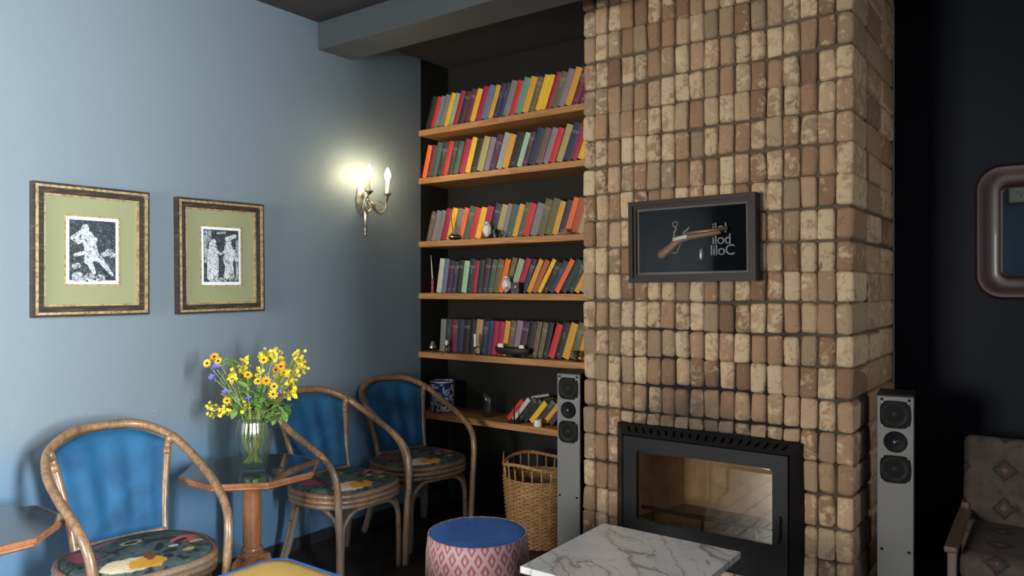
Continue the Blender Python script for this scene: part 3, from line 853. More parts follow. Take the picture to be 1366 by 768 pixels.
HOOP = [(.222, .222, .0), (.224, .226, .15), (.228, .234, .32), (.226, .245, .46), (.200, .257, .535), (.135, .268, .590), (.03, .277, .640), (-.09, .272, .695), (-.175, .240, .748), (-.225, .165, .789), (-.248, .075, .806)]
def seat_outline(k=1.0, n=44):
    pts = []
    for i in range(n):
        a = 2 * PI * i / n
        ca, sa = math.cos(a), math.sin(a)
        e_ = 2.7
        rx = .232 if ca > 0 else .155
        r = (abs(ca / rx) ** e_ + abs(sa / .270) ** e_) ** (-1 / e_)
        xx, yy = r * ca, r * sa
        yy *= 1 - .12 * max(0, -xx / .16)
        pts.append((xx * k, yy * k))
    return pts
def make_chair():
    e = empty('rattan_armchair'); L = local(e)
    def L(name, bm, mat, parent=None, **k):
        for v in bm.verts: v.co.x *= 1.095; v.co.y *= .88
        return obj(name, bm, mat, parent or e, **k)
    left = [(a, b, c) for a, b, c in HOOP]; right = [(a, -b, c) for a, b, c in reversed(HOOP)]
    bm = NB(); tube(bm, catmull(left + right, 6), .0165, 10); L('arm_hoop', bm, M['rattan'], smooth=True)
    for s in (1, -1):
        bm = NB(); tube(bm, catmull([(-.100, s * .170, .39), (-.125, s * .180, .50), (-.155, s * .202, .63), (-.182, s * .226, .742)], 5), .0145, 10); post = L('back_post', bm, M['rattan'], smooth=True)
        bm = NB(); tube(bm, [(-.168, s * .212, .682), (-.176, s * .219, .710)], .0175, 10); L('binding', bm, M['rattan'], post, smooth=True)
        bm = NB(); tube(bm, catmull([(-.178, s * .222, .728), (-.172, s * .240, .752)], 2), .0190, 10); L('binding', bm, M['rattan'], post, smooth=True)
        # rear leg of two canes
        for q, d in ((0, 0), (.026, .004)):
            bm = NB(); tube(bm, catmull([(-.135 + q, s * (.175 + d), .39), (-.130 + q, s * (.176 + d), .28), (-.150 + q * .9, s * (.195 + d), .13), (-.182 + q * .8, s * (.218 + d), .0)], 5), .0135, 8)
            L('rear_leg', bm, M['rattan'], smooth=True)
        # side brace arch
        bm = NB(); tube(bm, catmull([(.20, s * .205, .0), (.198, s * .205, .20), (.175, s * .208, .295), (.10, s * .212, .333), (-.02, s * .205, .337), (-.095, s * .196, .31), (-.128, s * .190, .23)], 5), .0115, 8)
        L('side_brace', bm, M['rattan'], smooth=True)
    bm = NB(); tube(bm, catmull([(.205, .192, .0), (.205, .192, .18), (.208, .178, .275), (.214, .12, .326), (.222, .04, .337), (.222, -.04, .337), (.214, -.12, .326), (.208, -.178, .275), (.205, -.192, .18), (.205, -.192, .0)], 5), .0115, 8)
    L('front_brace', bm, M['rattan'], smooth=True)
    bm = NB(); tube(bm, catmull([(-.103, .172, .424), (-.116, .08, .421), (-.120, 0, .420), (-.116, -.08, .421), (-.103, -.172, .424)], 4), .0125, 8); L('back_rail', bm, M['rattan'], smooth=True)
    # seat
    for z_, k_ in ((.397, 1.01), (.374, 1.02), (.352, 1.0)):
        bm = NB(); tube(bm, [(a, b, z_) for a, b in seat_outline(k_)], .0135, 8, closed=True); L('seat_rim', bm, M['rattan'], smooth=True)
    bm = NB()
    rings = []
    for k_, z_ in ((.985, .35), (.985, .400), (.95, .412), (.82, .424), (.6, .431), (.3, .434)):
        rings.append([bm.verts.new((a, b, z_)) for a, b in seat_outline(k_)])
    for a, b in zip(rings, rings[1:]):
        for i in range(len(a)):
            j = (i + 1) % len(a); bm.faces.new((a[i], a[j], b[j], b[i]))
    bm.faces.new(rings[-1]); bm.faces.new(list(reversed(rings[0])))
    L('seat', bm, M['floral'], smooth=True, angle=60)
    # upholstered backrest with soft vertical pleats
    bm = NB(); NU, NV = 40, 14
    def P(s, t, side):
        wd = .163 + (.217 - .163) * t
        zt = .738 + .052 * (1 - abs(s) ** 2.4); xt = -.186 - .054 * (1 - s * s)
        zb = .428; xb = -.106 - .016 * (1 - s * s)
        z_ = zb + (zt - zb) * t; x_ = xb + (xt - xb) * t
        edge = max(0, 1 - abs(s) ** 6) * max(0, 1 - abs(2 * t - 1) ** 6)
        if side > 0:
            x_ += .006 + .014 * edge + .0055 * math.sin(s * 11 + .6) * edge * (1 - .3 * t)
        else: x_ -= .006 + .006 * edge
        return (x_, s * wd, z_)
    g = {}
    for sd_ in (1, -1):
        for i in range(NU + 1):
            for j in range(NV + 1): g[sd_, i, j] = bm.verts.new(P(-1 + 2 * i / NU, j / NV, sd_))
        for i in range(NU):
            for j in range(NV): bm.faces.new((g[sd_, i, j], g[sd_, i + 1, j], g[sd_, i + 1, j + 1], g[sd_, i, j + 1]))
    loop = [(i, 0) for i in range(NU)] + [(NU, j) for j in range(NV)] + [(i, NV) for i in range(NU, 0, -1)] + [(0, j) for j in range(NV, 0, -1)]
    for a, b in zip(loop, loop[1:] + loop[:1]): bm.faces.new((g[1, a[0], a[1]], g[1, b[0], b[1]], g[-1, b[0], b[1]], g[-1, a[0], a[1]]))
    L('backrest', bm, M['velvet'], smooth=True)
    return e
CH = make_chair()
SPOTS = [(.521, 1.323, -6.4, 1.0, 'rattan armchair with blue velvet back, nearest, left of the flower table'),
         (.346, 2.387, -1.5, 1.0, 'rattan armchair with blue velvet back, right beside the flower vase table'),
         (.295, 2.951, -12.1, 1.0, 'rattan armchair with blue velvet back, farthest, next to the bookshelves')]
for i, (x, y, a, s_, lab) in enumerate(SPOTS):
    o = CH if i == 0 else copy_tree(CH)
    o.location = (x, y, 0); o.rotation_euler = (0, 0, R_(a)); o.scale = (s_, s_, s_)
    tag(o, lab, 'chair', 'rattan armchairs along the blue wall')

# ------------------------------------------------------------------ octagonal pedestal tables
m = Mat('mahogany', (.33, .14, .06), .32)
p = m.coord('Object'); n = m.noise(m.scale(p, 10, 10, 2.5), 3, 4, .6, 1.0)
m.col(m.mix(n.step(.3, .7), (.36, .155, .068), (.24, .09, .038))); m.set('Coat Weight', .3); m.set('Coat Roughness', .15); M['mahog'] = m
m = Mat('black_table_glass', (.010, .010, .012), .05); m.set('Coat Weight', 1.0); m.set('Coat Roughness', .02); m.set('IOR', 1.6); M['blackglass'] = m
def octa(r): return [(r * math.cos(R_(22.5 + 45 * i)), r * math.sin(R_(22.5 + 45 * i))) for i in range(8)]
def make_table():
    e = empty('octagonal_table'); L = local(e)
    bm = NB()
    rings = [[bm.verts.new((a, b, z_)) for a, b in octa(r)] for r, z_ in ((.235, .548), (.262, .550), (.272, .556), (.270, .563), (.280, .568), (.280, .575), (.277, .580), (.270, .580), (.270, .570))]
    for a, b in zip(rings, rings[1:]):
        for i in range(8): bm.faces.new((a[i], a[(i + 1) % 8], b[(i + 1) % 8], b[i]))
    bm.faces.new(list(reversed(rings[0]))); bm.faces.new(rings[-1])
    top = L('table_top', bm, M['mahog'])
    bm = NB(); prism(bm, octa(.2695), .0098, Matrix.Translation((0, 0, .5703))); L('glass_inlay', bm, M['blackglass'], top)
    bm = NB(); lathe(bm, [(.060, .535), (.060, .548)], 28); lathe(bm, [(.033, .25), (.036, .30), (.0375, .40), (.034, .535)], 28)
    L('column', bm, M['mahog'], smooth=True, angle=40)
    bm = NB(); lathe(bm, [(.040, .228), (.046, .232), (.046, .238), (.040, .243), (.043, .248), (.043, .254), (.037, .262), (.034, .262)], 28); L('collar', bm, M['mahog'], smooth=True, angle=50)
    bm = NB(); box(bm, (0, 0, .125), (.086, .086, .21), .004); L('base_block', bm, M['mahog'])
    for i in range(4):
        a = R_(45 + 90 * i - 45)
        pts = [(.0, .21), (.016, .222), (.034, .214), (.042, .19), (.040, .12), (.06, .07), (.12, .045), (.19, .04), (.205, .022), (.195, .0), (.0, .0)]
        Mx = Matrix.Rotation(a, 4, 'Z') @ Matrix.Translation((.043, .019, 0)) @ Matrix.Rotation(PI / 2, 4, 'X')
        bm = NB(); prism(bm, pts, .038, Mx, .004); L('bracket_foot', bm, M['mahog'])
    return e
TB = make_table()
TB.location = (.435, 1.850, 0)
tag(TB, 'octagonal mahogany pedestal table with black glass top carrying the flower vase', 'table', 'octagonal pedestal tables')
T2 = copy_tree(TB); T2.location = (.415, .850, 0)
tag(T2, 'octagonal mahogany pedestal table with bare black glass top at left edge', 'table', 'octagonal pedestal tables')

# ------------------------------------------------------------------ vase and flowers
VX, VY, VZ = .470, 1.835, .5802
M['vaseglass'] = thin_glass('vase_glass', 1.5, (.95, .98, .95), .16, .10)
M['water'] = thin_glass('vase_water', 1.2, (.95, .97, .90), .0)
e = empty('glass_vase', (VX, VY, VZ)); L = local(e)
bm = NB()
out = [(.046, 0), (.050, .004), (.056, .04), (.064, .09), (.069, .135), (.068, .165), (.062, .195), (.060, .212)]
inn = [(.057, .212), (.059, .194), (.065, .164), (.066, .135), (.061, .09), (.053, .04), (.046, .016), (.01, .014)]
flute = lambda a, z: 1 + (.045 * abs(math.cos(9 * a)) if z > .02 else 0)
lathe(bm, [(q, z_) for q, z_ in out] + inn, 80, wob=lambda a, z: flute(a, z))
L('vase', bm, M['vaseglass'], smooth=True)
bm = NB(); lathe(bm, [(.044, .0175), (.0515, .041), (.0595, .09), (.0635, .128), (.001, .128)], 40); L('water', bm, M['water'], smooth=True, angle=50)
tag(e, 'fluted clear glass vase of wildflowers on the octagonal table', 'vase')
M['stem'] = Mat('flower_stem', (.26, .32, .10), .6)
m = Mat('green_leaf', (.10, .20, .04), .5); m.col(m.mix(m.rand(), (.08, .19, .035), (.22, .36, .09))); M['leaf'] = m
M['yellow_petal'] = Mat('yellow_petal', (.85, .52, .01), .55); M['lemon'] = Mat('lemon_blossom', (.88, .66, .02), .55); M['orange_petal'] = Mat('amber_petal', (.80, .36, .01), .55)
M['dark_centre'] = Mat('dark_flower_centre', (.06, .022, .008), .8); M['violet'] = Mat('violet_petal', (.22, .20, .62), .55)
def stem_path(top, rs):
    """from the foot of the vase out through its mouth to the flower head"""
    a = math.atan2(top[1], top[0]) + rs.uniform(-.3, .3)
    rf, rm = rs.uniform(.008, .040), rs.uniform(.012, .048); b_ = a + rs.uniform(-1.2, 1.2); rq = rs.uniform(0, .045)
    foot = (-rf * math.cos(a), -rf * math.sin(a), .03); mouth = (rm * math.cos(a), rm * math.sin(a), .212)
    mid = ((mouth[0] * .45 + top[0] * .55), (mouth[1] * .45 + top[1] * .55), .212 + (top[2] - .212) * .62)
    return catmull([foot, (rq * math.cos(b_), rq * math.sin(b_), .12), mouth, mid, top], 4)
def petal_ring(bm, n, r0, r1, wd, tilt, Mx, sag=0.0):
    for i in range(n):
        a = 2 * PI * i / n
        ca, sa = math.cos(a), math.sin(a)
        rows = []
        for k_, (f, ww) in enumerate(((0, .35), (.45, 1.0), (.8, .85), (1, .25))):
            r = r0 + (r1 - r0) * f; h = tilt * f * (r1 - r0) - sag * f * f
            rows.append([bm.verts.new(Mx @ Vector((r * ca - s * ww * wd * sa, r * sa + s * ww * wd * ca, h))) for s in (-1, 1)])
        for p_, q in zip(rows, rows[1:]): bm.faces.new((p_[0], p_[1], q[1], q[0]))
def facing(d): return Vector((0, 0, 1)).rotation_difference(Vector(d).normalized()).to_matrix().to_4x4()
def add_leaf(bm, base, d, ln, wd, rs):
    d = Vector(d).normalized(); sd_ = d.cross(Vector((rs.uniform(-.4, .4), rs.uniform(-.4, .4), 1))).normalized(); up = sd_.cross(d)
    rows = []
    for f, ww in ((0, .12), (.25, .8), (.5, 1), (.78, .62), (1, .05)):
        c_ = Vector(base) + d * ln * f - up * ln * .25 * f * f
        rows.append((bm.verts.new(c_ + sd_ * wd * ww + up * wd * .25), bm.verts.new(c_), bm.verts.new(c_ - sd_ * wd * ww + up * wd * .25)))
    for a, b in zip(rows, rows[1:]):
        bm.faces.new((a[0], a[1], b[1], b[0])); bm.faces.new((a[1], a[2], b[2], b[1]))
CDIR = Vector((CAM.x - VX, CAM.y - VY, .5)).normalized()
RT = Vector((math.cos(YAW), math.sin(YAW), 0))          # sideways across the bouquet
FW = Vector((-math.sin(YAW), math.cos(YAW), 0))
def head_at(u, v, dep=0.0):
    """a spot inside the bouquet, dep metres behind the vase axis"""
    d = proj((VX, VY, 1))[2] + dep
    return CAM + FW * d + RT * ((u - 683) / 1000 * d) + Vector((0, 0, (384 - v) / 1000 * d)) - Vector((VX, VY, VZ))
rs = random.Random(21)
def flower(kind, top, lab, cat, grp):
    e = empty(kind, (VX, VY, VZ)); L = local(e)
    path = stem_path(top, rs)
    bm = NB(); tube(bm, path, .0016 if kind != 'yellow_spray' else .0014, 5); L('stem', bm, M['stem'], smooth=True)
    d = Vector((top[0], top[1], max(.05, top[2] - .25))).normalized() * .5 + CDIR * .9 + Vector((rs.uniform(-.4, .4), rs.uniform(-.4, .4), rs.uniform(-.2, .4)))
    Mx = Matrix.Translation(top) @ facing(d)
    if kind == 'yellow_daisy':
        R0 = rs.uniform(.016, .022)
        bm = NB(); petal_ring(bm, 9, .004, R0, .0042, .2, Mx, .001); L('petals', bm, M['orange_petal'] if rs.random() < .35 else M['yellow_petal'])
        bm = NB(); ball(bm, (0, 0, .002), .0055, 2, (1, 1, .8)); bmesh.ops.transform(bm, matrix=Mx, verts=bm.verts[:]); L('centre', bm, M['dark_centre'], smooth=True)
    elif kind == 'violet_bellflower':
        bm = NB(); lathe(bm, [(.002, -.012), (.006, -.006), (.008, .006), (.014, .016)], 10, cap=False, wob=lambda a, z: 1 + (.25 * math.cos(5 * a) if z > .01 else 0))
        bmesh.ops.transform(bm, matrix=Mx, verts=bm.verts[:]); L('bell', bm, M['violet'], smooth=True)
    elif kind == 'yellow_spray':
        bm = NB(); tw = NB()
        for i in range(16):
            q = Vector(top) + Vector((rs.gauss(0, .013), rs.gauss(0, .013), rs.gauss(-.006, .015)))
            petal_ring(bm, 4, .0008, rs.uniform(.006, .0095), .0036, .25, Matrix.Translation(q) @ facing(CDIR + Vector((rs.uniform(-1, 1), rs.uniform(-1, 1), rs.uniform(-.6, 1)))))
            tube(tw, [path[-4], Vector(path[-4]).lerp(q, .6), q], .0007, 4)
        L('blossoms', bm, M['lemon']); L('twigs', tw, M['stem'])
    else:
        pass
    if rs.random() < .7 or kind == 'leafy_sprig':
        bm = NB()
        n_ = 8 if kind == 'leafy_sprig' else 2
        for i in range(n_):
            k_ = int(len(path) * (.68 + .3 * rs.random())) if kind == 'leafy_sprig' else int(len(path) * rs.uniform(.72, .9))
            k_ = min(k_, len(path) - 1)
            add_leaf(bm, path[k_], (rs.uniform(-1, 1), rs.uniform(-1, 1), rs.uniform(-.5, .8)), rs.uniform(.03, .055) if kind == 'leafy_sprig' else rs.uniform(.018, .03), rs.uniform(.010, .016) if kind == 'leafy_sprig' else .005, rs)
        L('leaves', bm, M['leaf'])
    FL.setdefault(grp, []).append((proj(Vector(top) + Vector((VX, VY, VZ)))[0], e))
    return tag(e, lab, cat, grp)
FL = {}
for u, v in ((277, 484), (292, 481), (286, 476), (317, 507), (330, 500), (312, 497), (345, 508), (352, 479), (363, 479), (368, 493), (374, 489), (366, 515), (386, 498), (379, 497), (365, 525), (384, 527), (356, 508), (303, 535)):
    flower('yellow_daisy', head_at(u + rs.uniform(-1, 1), v + rs.uniform(-1, 1), rs.uniform(-.06, .05)), 'small golden daisy with a dark centre in the glass vase', 'flower', 'golden daisies in the vase')
for u, v in ((398, 473), (403, 486), (396, 493), (385, 510), (388, 522), (378, 482), (370, 500), (322, 492), (325, 484), (300, 529), (297, 546), (328, 543), (355, 473), (390, 503), (345, 492), (334, 540), (310, 500), (283, 545), (368, 467)):
    flower('yellow_spray', head_at(u, v, rs.uniform(-.06, .06)), 'lemon yellow blossom spray in the glass vase', 'flower', 'yellow blossom sprays in the vase')
for u, v in ((285, 504), (288, 491), (302, 524), (333, 533), (369, 525), (312, 512)):
    flower('violet_bellflower', head_at(u, v, rs.uniform(-.08, -.01)), 'violet bellflower in the glass vase', 'flower', 'violet bellflowers in the vase')
for u, v in ((300, 500), (310, 488), (306, 477), (330, 515), (345, 520), (352, 530), (360, 545), (338, 530), (326, 525), (372, 540), (378, 550), (345, 545), (320, 538), (335, 508), (355, 512), (366, 553), (312, 545), (388, 540), (325, 550), (342, 553), (352, 556), (370, 560), (362, 535), (350, 540)):
    flower('leafy_sprig', head_at(u, v, rs.uniform(-.07, .07)), 'green leafy sprig in the glass vase', 'sprig', 'leafy sprigs in the vase')

for grp, lst in FL.items():
    for i, (u, e) in enumerate(sorted(lst, key=lambda q: q[0])):
        e['label'] = e['label'].replace(' in the glass vase', ', %s from the left in the glass vase' % nth(i + 1))

# ------------------------------------------------------------------ framed engravings on the left wall
m = Mat('gilt_moulding', (.55, .40, .18), .38, .55); p = m.coord('Object'); n = m.noise(p, 60, 3); m.col(m.mix(n.step(.4, .7), (.62, .47, .23), (.30, .2, .09))); M['gilt'] = m
m = Mat('ebonised_moulding', (.03, .022, .02), .35); p = m.coord('Object'); n = m.noise(m.scale(p, 4, 4, 40), 4, 4); m.col(m.mix(n.step(.5, .7), (.028, .022, .022), (.12, .075, .03))); M['ebony'] = m
m = Mat('olive_mount', (.27, .275, .145), .8); p = m.coord('Object'); m.bump(m.noise(p, 200, 2), .1, .001); M['mount'] = m
M['paper'] = Mat('print_paper', (.80, .82, .84), .8)
def engraving_mat(name, lo, hi, th):
    m = Mat(name, lo, .85); p = m.coord('Object'); x, y, z = m.xyz(p)
    n = m.noise(p, 75, 5, .7, 1.2); h = ((y * 1.0 + z * 1.35 + n * .012) * 340.0).fract()
    k = (n + (h - .5) * .22).step(th - .06, th + .06)
    m.col(m.mix(k, lo, hi)); return m
M['eng_dark'] = engraving_mat('engraved_ground', (.018, .022, .028), (.17, .20, .23), .60)
M['eng_light'] = engraving_mat('engraved_figure', (.05, .06, .07), (.70, .74, .76), .46)
M['eng_mid'] = engraving_mat('engraved_scenery', (.04, .05, .06), (.62, .66, .68), .52)
def frame_bars(bm, w_, h_, t, d, x0, bev=.002):
    """mitred rectangular ring in the YZ plane, outer size w_ x h_, bar width t, from x0 to x0+d"""
    o = [(-w_ / 2, -h_ / 2), (w_ / 2, -h_ / 2), (w_ / 2, h_ / 2), (-w_ / 2, h_ / 2)]
    i = [(-w_ / 2 + t, -h_ / 2 + t), (w_ / 2 - t, -h_ / 2 + t), (w_ / 2 - t, h_ / 2 - t), (-w_ / 2 + t, h_ / 2 - t)]
    for k in range(4):
        j = (k + 1) % 4
        v = [bm.verts.new((xx, q[0], q[1])) for xx in (x0, x0 + d) for q in (o[k], o[j], i[j], i[k])]
        for f in ((0, 1, 2, 3), (4, 5, 6, 7), (0, 1, 5, 4), (1, 2, 6, 5), (2, 3, 7, 6), (3, 0, 4, 7)): bm.faces.new([v[q] for q in f])
def poly(bm, pts, x0, x1):
    a = [bm.verts.new((x1, p_[0], p_[1])) for p_ in pts]; b = [bm.verts.new((x0, p_[0], p_[1])) for p_ in pts]
    bm.faces.new(a)
    for i in range(len(a)): bm.faces.new((a[i], a[(i + 1) % len(a)], b[(i + 1) % len(a)], b[i]))
LK = [0]
def limb(bm, a, b, r0, r1, x0, x1):
    LK[0] = (LK[0] + 1) % 24; x1 = x1 + LK[0] * .00004
    a, b = Vector(a), Vector(b); d = (b - a); ang = math.atan2(d.y, d.x); pts = []
    for i in range(7): t = ang + PI / 2 + PI * i / 6; pts.append((a.x + r0 * math.cos(t), a.y + r0 * math.sin(t)))
    for i in range(7): t = ang - PI / 2 + PI * i / 6; pts.append((b.x + r1 * math.cos(t), b.y + r1 * math.sin(t)))
    poly(bm, pts, x0, x1)
def picture(yc, zc, w_, h_, pw_, ph_, poff, label, style, tilt=0):
    e = empty('framed_engraving', (.003, yc, zc)); L = local(e); e.rotation_euler = (R_(tilt), 0, 0)
    bm = NB(); box(bm, (.004, 0, 0), (.008, w_ - .02, h_ - .02)); L('backing', bm, M['ebony'])
    bm = NB(); frame_bars(bm, w_, h_, .012, .030, 0); fr = L('frame', bm, M['ebony'])
    bm = NB(); frame_bars(bm, w_ - .018, h_ - .018, .009, .033, 0); L('gilt_edge', bm, M['gilt'], fr)
    bm = NB(); frame_bars(bm, w_ - .036, h_ - .036, .022, .024, 0); L('inner_frame', bm, M['ebony'], fr)
    bm = NB(); frame_bars(bm, w_ - .080, h_ - .080, .007, .020, 0); L('gilt_slip', bm, M['gilt'], fr)
    bm = NB(); box(bm, (.011, 0, 0), (.004, w_ - .09, h_ - .09)); L('mount', bm, M['mount'])
    bm = NB(); frame_bars(bm, pw_ + .012, ph_ + .012, .006, .0025, .0125); bmesh.ops.translate(bm, verts=bm.verts[:], vec=(0, 0, poff)); L('mount_bevel', bm, M['gilt'])
    bm = NB(); box(bm, (.0135, 0, poff), (.0015, pw_, ph_)); pr_ = L('print_paper', bm, M['paper'])
    iw, ih = pw_ - .022, ph_ - .026
    bm = NB(); box(bm, (.0145, 0, poff + .001), (.0008, iw, ih)); L('engraved_ground', bm, M['eng_dark'], pr_)
    X0_, X1_ = .0148, .0156
    S_ = lambda q: (q[0] * iw, poff + q[1] * ih)
    bm = NB(); bs = NB()
    if style == 0:      # seated bearded man leaning on his hand, rocks and clouds
        k = iw
        limb(bm, S_((-.12, .22)), S_((.0, -.08)), .14 * k, .13 * k, X0_, X1_)             # torso
        limb(bm, S_((-.17, .36)), S_((-.16, .38)), .085 * k, .08 * k, X0_, X1_)           # head
        limb(bm, S_((-.30, .16)), S_((-.42, .20)), .075 * k, .055 * k, X0_, X1_); limb(bm, S_((-.42, .20)), S_((-.22, .33)), .05 * k, .04 * k, X0_, X1_)
        limb(bm, S_((.03, .18)), S_((-.10, -.02)), .07 * k, .05 * k, X0_, X1_); limb(bm, S_((-.10, -.02)), S_((-.38, -.08)), .05 * k, .035 * k, X0_, X1_)
        limb(bm, S_((-.08, -.10)), S_((-.10, -.17)), .10 * k, .09 * k, X0_, X1_); limb(bm, S_((-.10, -.15)), S_((.02, -.36)), .075 * k, .04 * k, X0_, X1_)
        limb(bm, S_((.05, -.10)), S_((.18, -.16)), .09 * k, .07 * k, X0_, X1_); limb(bm, S_((.18, -.17)), S_((.42, -.40)), .06 * k, .03 * k, X0_, X1_)
        for q, r0, r1 in (((-.34, -.44), .16, .14), ((-.1, -.45), .15, .13), ((.14, -.46), .12, .10), ((-.38, -.26), .10, .08), ((.34, -.02), .12, .10), ((.42, -.08), .10, .08), ((.22, -.06), .08, .06)):
            limb(bs, S_(q), S_((q[0] + .06, q[1] + .01)), r0 * k * .7, r1 * k * .7, X0_ - .0002, X1_ - .0003)
    else:               # two robed figures beneath an arch
        k = iw
        for dx, fl in ((-.24, 1), (.20, -1)):
            limb(bm, S_((dx, .25)), S_((dx + .02, .27)), .075 * k, .07 * k, X0_, X1_)
            limb(bm, S_((dx, .16)), S_((dx - .02 * fl, -.05)), .12 * k, .14 * k, X0_, X1_)
            limb(bm, S_((dx - .03, -.05)), S_((dx - .08 * fl, -.40)), .13 * k, .09 * k, X0_, X1_); limb(bm, S_((dx + .05, -.05)), S_((dx + .07 * fl, -.40)), .11 * k, .07 * k, X0_, X1_)
            limb(bm, S_((dx, .14)), S_((dx + .22 * fl, .04)), .05 * k, .03 * k, X0_, X1_)
        limb(bm, S_((.16, .33)), S_((.40, .40)), .06 * k, .05 * k, X0_, X1_); limb(bm, S_((.36, .1)), S_((.44, -.1)), .05 * k, .04 * k, X0_, X1_)
        for q, q2, r in (((-.44, .44), (-.44, -.1), .05), ((-.33, .46), (-.33, .25), .045), ((.46, .3), (.46, -.4), .04), ((-.3, -.45), (.1, -.46), .06), ((.25, -.44), (.42, -.44), .05), ((-.1, .44), (.1, .46), .03)):
            limb(bs, S_(q), S_(q2), r * k, r * k, X0_ - .0002, X1_ - .0003)
    L('engraved_scenery', bs, M['eng_mid'], pr_)['kind'] = 'stuff'; L('engraved_figure', bm, M['eng_light'], pr_)['kind'] = 'stuff'
    return tag(e, label, 'picture', 'framed engravings on the blue wall')
picture(1.4175, 1.459, .441, .509, .198, .262, .003, 'framed engraving of a seated figure leaning on his hand, left picture', 0)
picture(1.980, 1.457, .436, .508, .198, .262, .003, 'framed engraving of two standing robed figures, right picture near sconce', 1, .6)

# ------------------------------------------------------------------ wall sconce with two lit candle bulbs
m = Mat('antique_silver', (.50, .47, .40), .35, .85); p = m.coord('Object'); m.col(m.mix(m.noise(p, 40, 3).step(.35, .7), (.55, .52, .45), (.20, .18, .14))); M['silver'] = m
M['sleeve'] = Mat('candle_sleeve', (.72, .66, .50), .5)
m = Mat('lit_bulb', (1, .9, .7), .3); m.set('Emission Color', (1, .80, .48)); m.set('Emission Strength', 165.0); M['bulb'] = m
SC = empty('wall_sconce', (0, 2.848, 1.80)); L = local(SC)
bm = NB(); lathe(bm, [(.001, .001), (.045, .002), (.047, .008), (.036, .012), (.03, .018), (.012, .022)], 24, axis='X')
for v in bm.verts: v.co.z *= 1.75
L('backplate', bm, M['silver'], smooth=True, angle=40)
bm = NB(); lathe(bm, [(.001, -.300), (.006, -.290), (.010, -.270), (.006, -.262), (.005, -.255), (.012, -.242), (.012, -.225), (.007, -.215), (.011, -.14), (.014, -.08), (.010, -.04), (.016, .0), (.010, .03), (.014, .05), (.004, .075), (.001, .078)], 16, (.030, 0, 0))
for v in bm.verts: v.co.z *= .68
L('spindle', bm, M['silver'], smooth=True)
for s in (-1, 1):
    cyd = s * .068
    AX = .130
    pts = [(.034, 0, -.02), (.055, s * .004, -.012), (.075, s * .010, -.028)]
    pts += [(.080 + .012 * (1 - math.cos(t_)), s * (.046 - .034 * math.cos(t_)), -.042 - .034 * math.sin(t_)) for t_ in (.2, .8, 1.57, 2.3, 2.95)]
    pts += [(.110, s * .079, -.012), (.124, s * .072, .010), (AX, cyd, .022)]
    bm = NB(); tube(bm, catmull(pts, 5), .0055, 8); arm = L('arm', bm, M['silver'], smooth=True)
    bm = NB(); tube(bm, [(.092, s * (.046 + .032 * math.cos(2 * PI * i / 24)), -.042 + .032 * math.sin(2 * PI * i / 24)) for i in range(24)], .0042, 8, closed=True); L('scroll', bm, M['silver'], arm, smooth=True)
    bm = NB(); lathe(bm, [(.006, .012), (.010, .018), (.022, .028), (.025, .034), (.020, .034), (.010, .026)], 18, (AX, cyd, 0)); L('drip_pan', bm, M['silver'], arm, smooth=True)
    bm = NB(); lathe(bm, [(.0105, .028), (.0105, .098), (.006, .104)], 14, (AX, cyd, 0)); L('candle_sleeve', bm, M['sleeve'], arm, smooth=True, angle=50)
    bm = NB(); lathe(bm, [(.006, .102), (.009, .108), (.0155, .122), (.0165, .132), (.0115, .150), (.004, .166), (.001, .172)], 16, (AX, cyd, 0)); L('bulb', bm, M['bulb'], arm, smooth=True)
tag(SC, 'antique silver wall sconce with two lit candle bulbs beside the bookshelves', 'wall lamp')

# ------------------------------------------------------------------ display case with the flintlock pistol
m = Mat('dark_walnut_case', (.05, .032, .028), .5); p = m.coord('Object'); n = m.noise(m.scale(p, 3, 30, 30), 3, 4); m.col(m.mix(n, (.016, .010, .009), (.034, .021, .018))); m.set('Specular IOR Level', .2); M['walnut'] = m
M['case_lining'] = Mat('black_lining_cloth', (.004, .005, .007), .95, Specular_IOR_Level=.05)
m = Mat('case_slip', (.07, .055, .042), .55); M['case_slip'] = m
M['caseglass'] = thin_glass('display_glass', 1.25, (.95, .95, .95))
PCX, PCZ, PW_, PH_ = 1.834, 1.5205, .566, .358
DC = empty('display_case', (PCX, YB - .008, PCZ)); DC.rotation_euler = (0, R_(-.6), 0); L = local(DC)
def yz2xz(bm): # frame_bars builds in YZ facing +X; turn it to face -Y
    bmesh.ops.transform(bm, matrix=Matrix.Rotation(-PI / 2, 4, 'Z'), verts=bm.verts[:])
bm = NB(); frame_bars(bm, PW_, PH_, .020, .058, 0); yz2xz(bm); fr = L('frame', bm, M['walnut'])
bm = NB(); frame_bars(bm, PW_ - .036, PH_ - .036, .016, .048, 0); yz2xz(bm); L('inner_frame', bm, M['walnut'], fr)
bm = NB(); frame_bars(bm, PW_ - .066, PH_ - .066, .010, .038, 0); yz2xz(bm); L('slip', bm, M['case_slip'], fr)
bm = NB(); box(bm, (0, -.004, 0), (PW_ - .04, .006, PH_ - .04)); L('lining', bm, M['case_lining'])
bm = NB(); box(bm, (0, -.0405, 0), (PW_ - .068, .002, PH_ - .068)); L('glass', bm, M['caseglass'])
M['reflected_letter'] = Mat('pale_sign_reflection', (.20, .205, .225), .6)  # sign mirrored in the case glass, modelled as solid pale letters
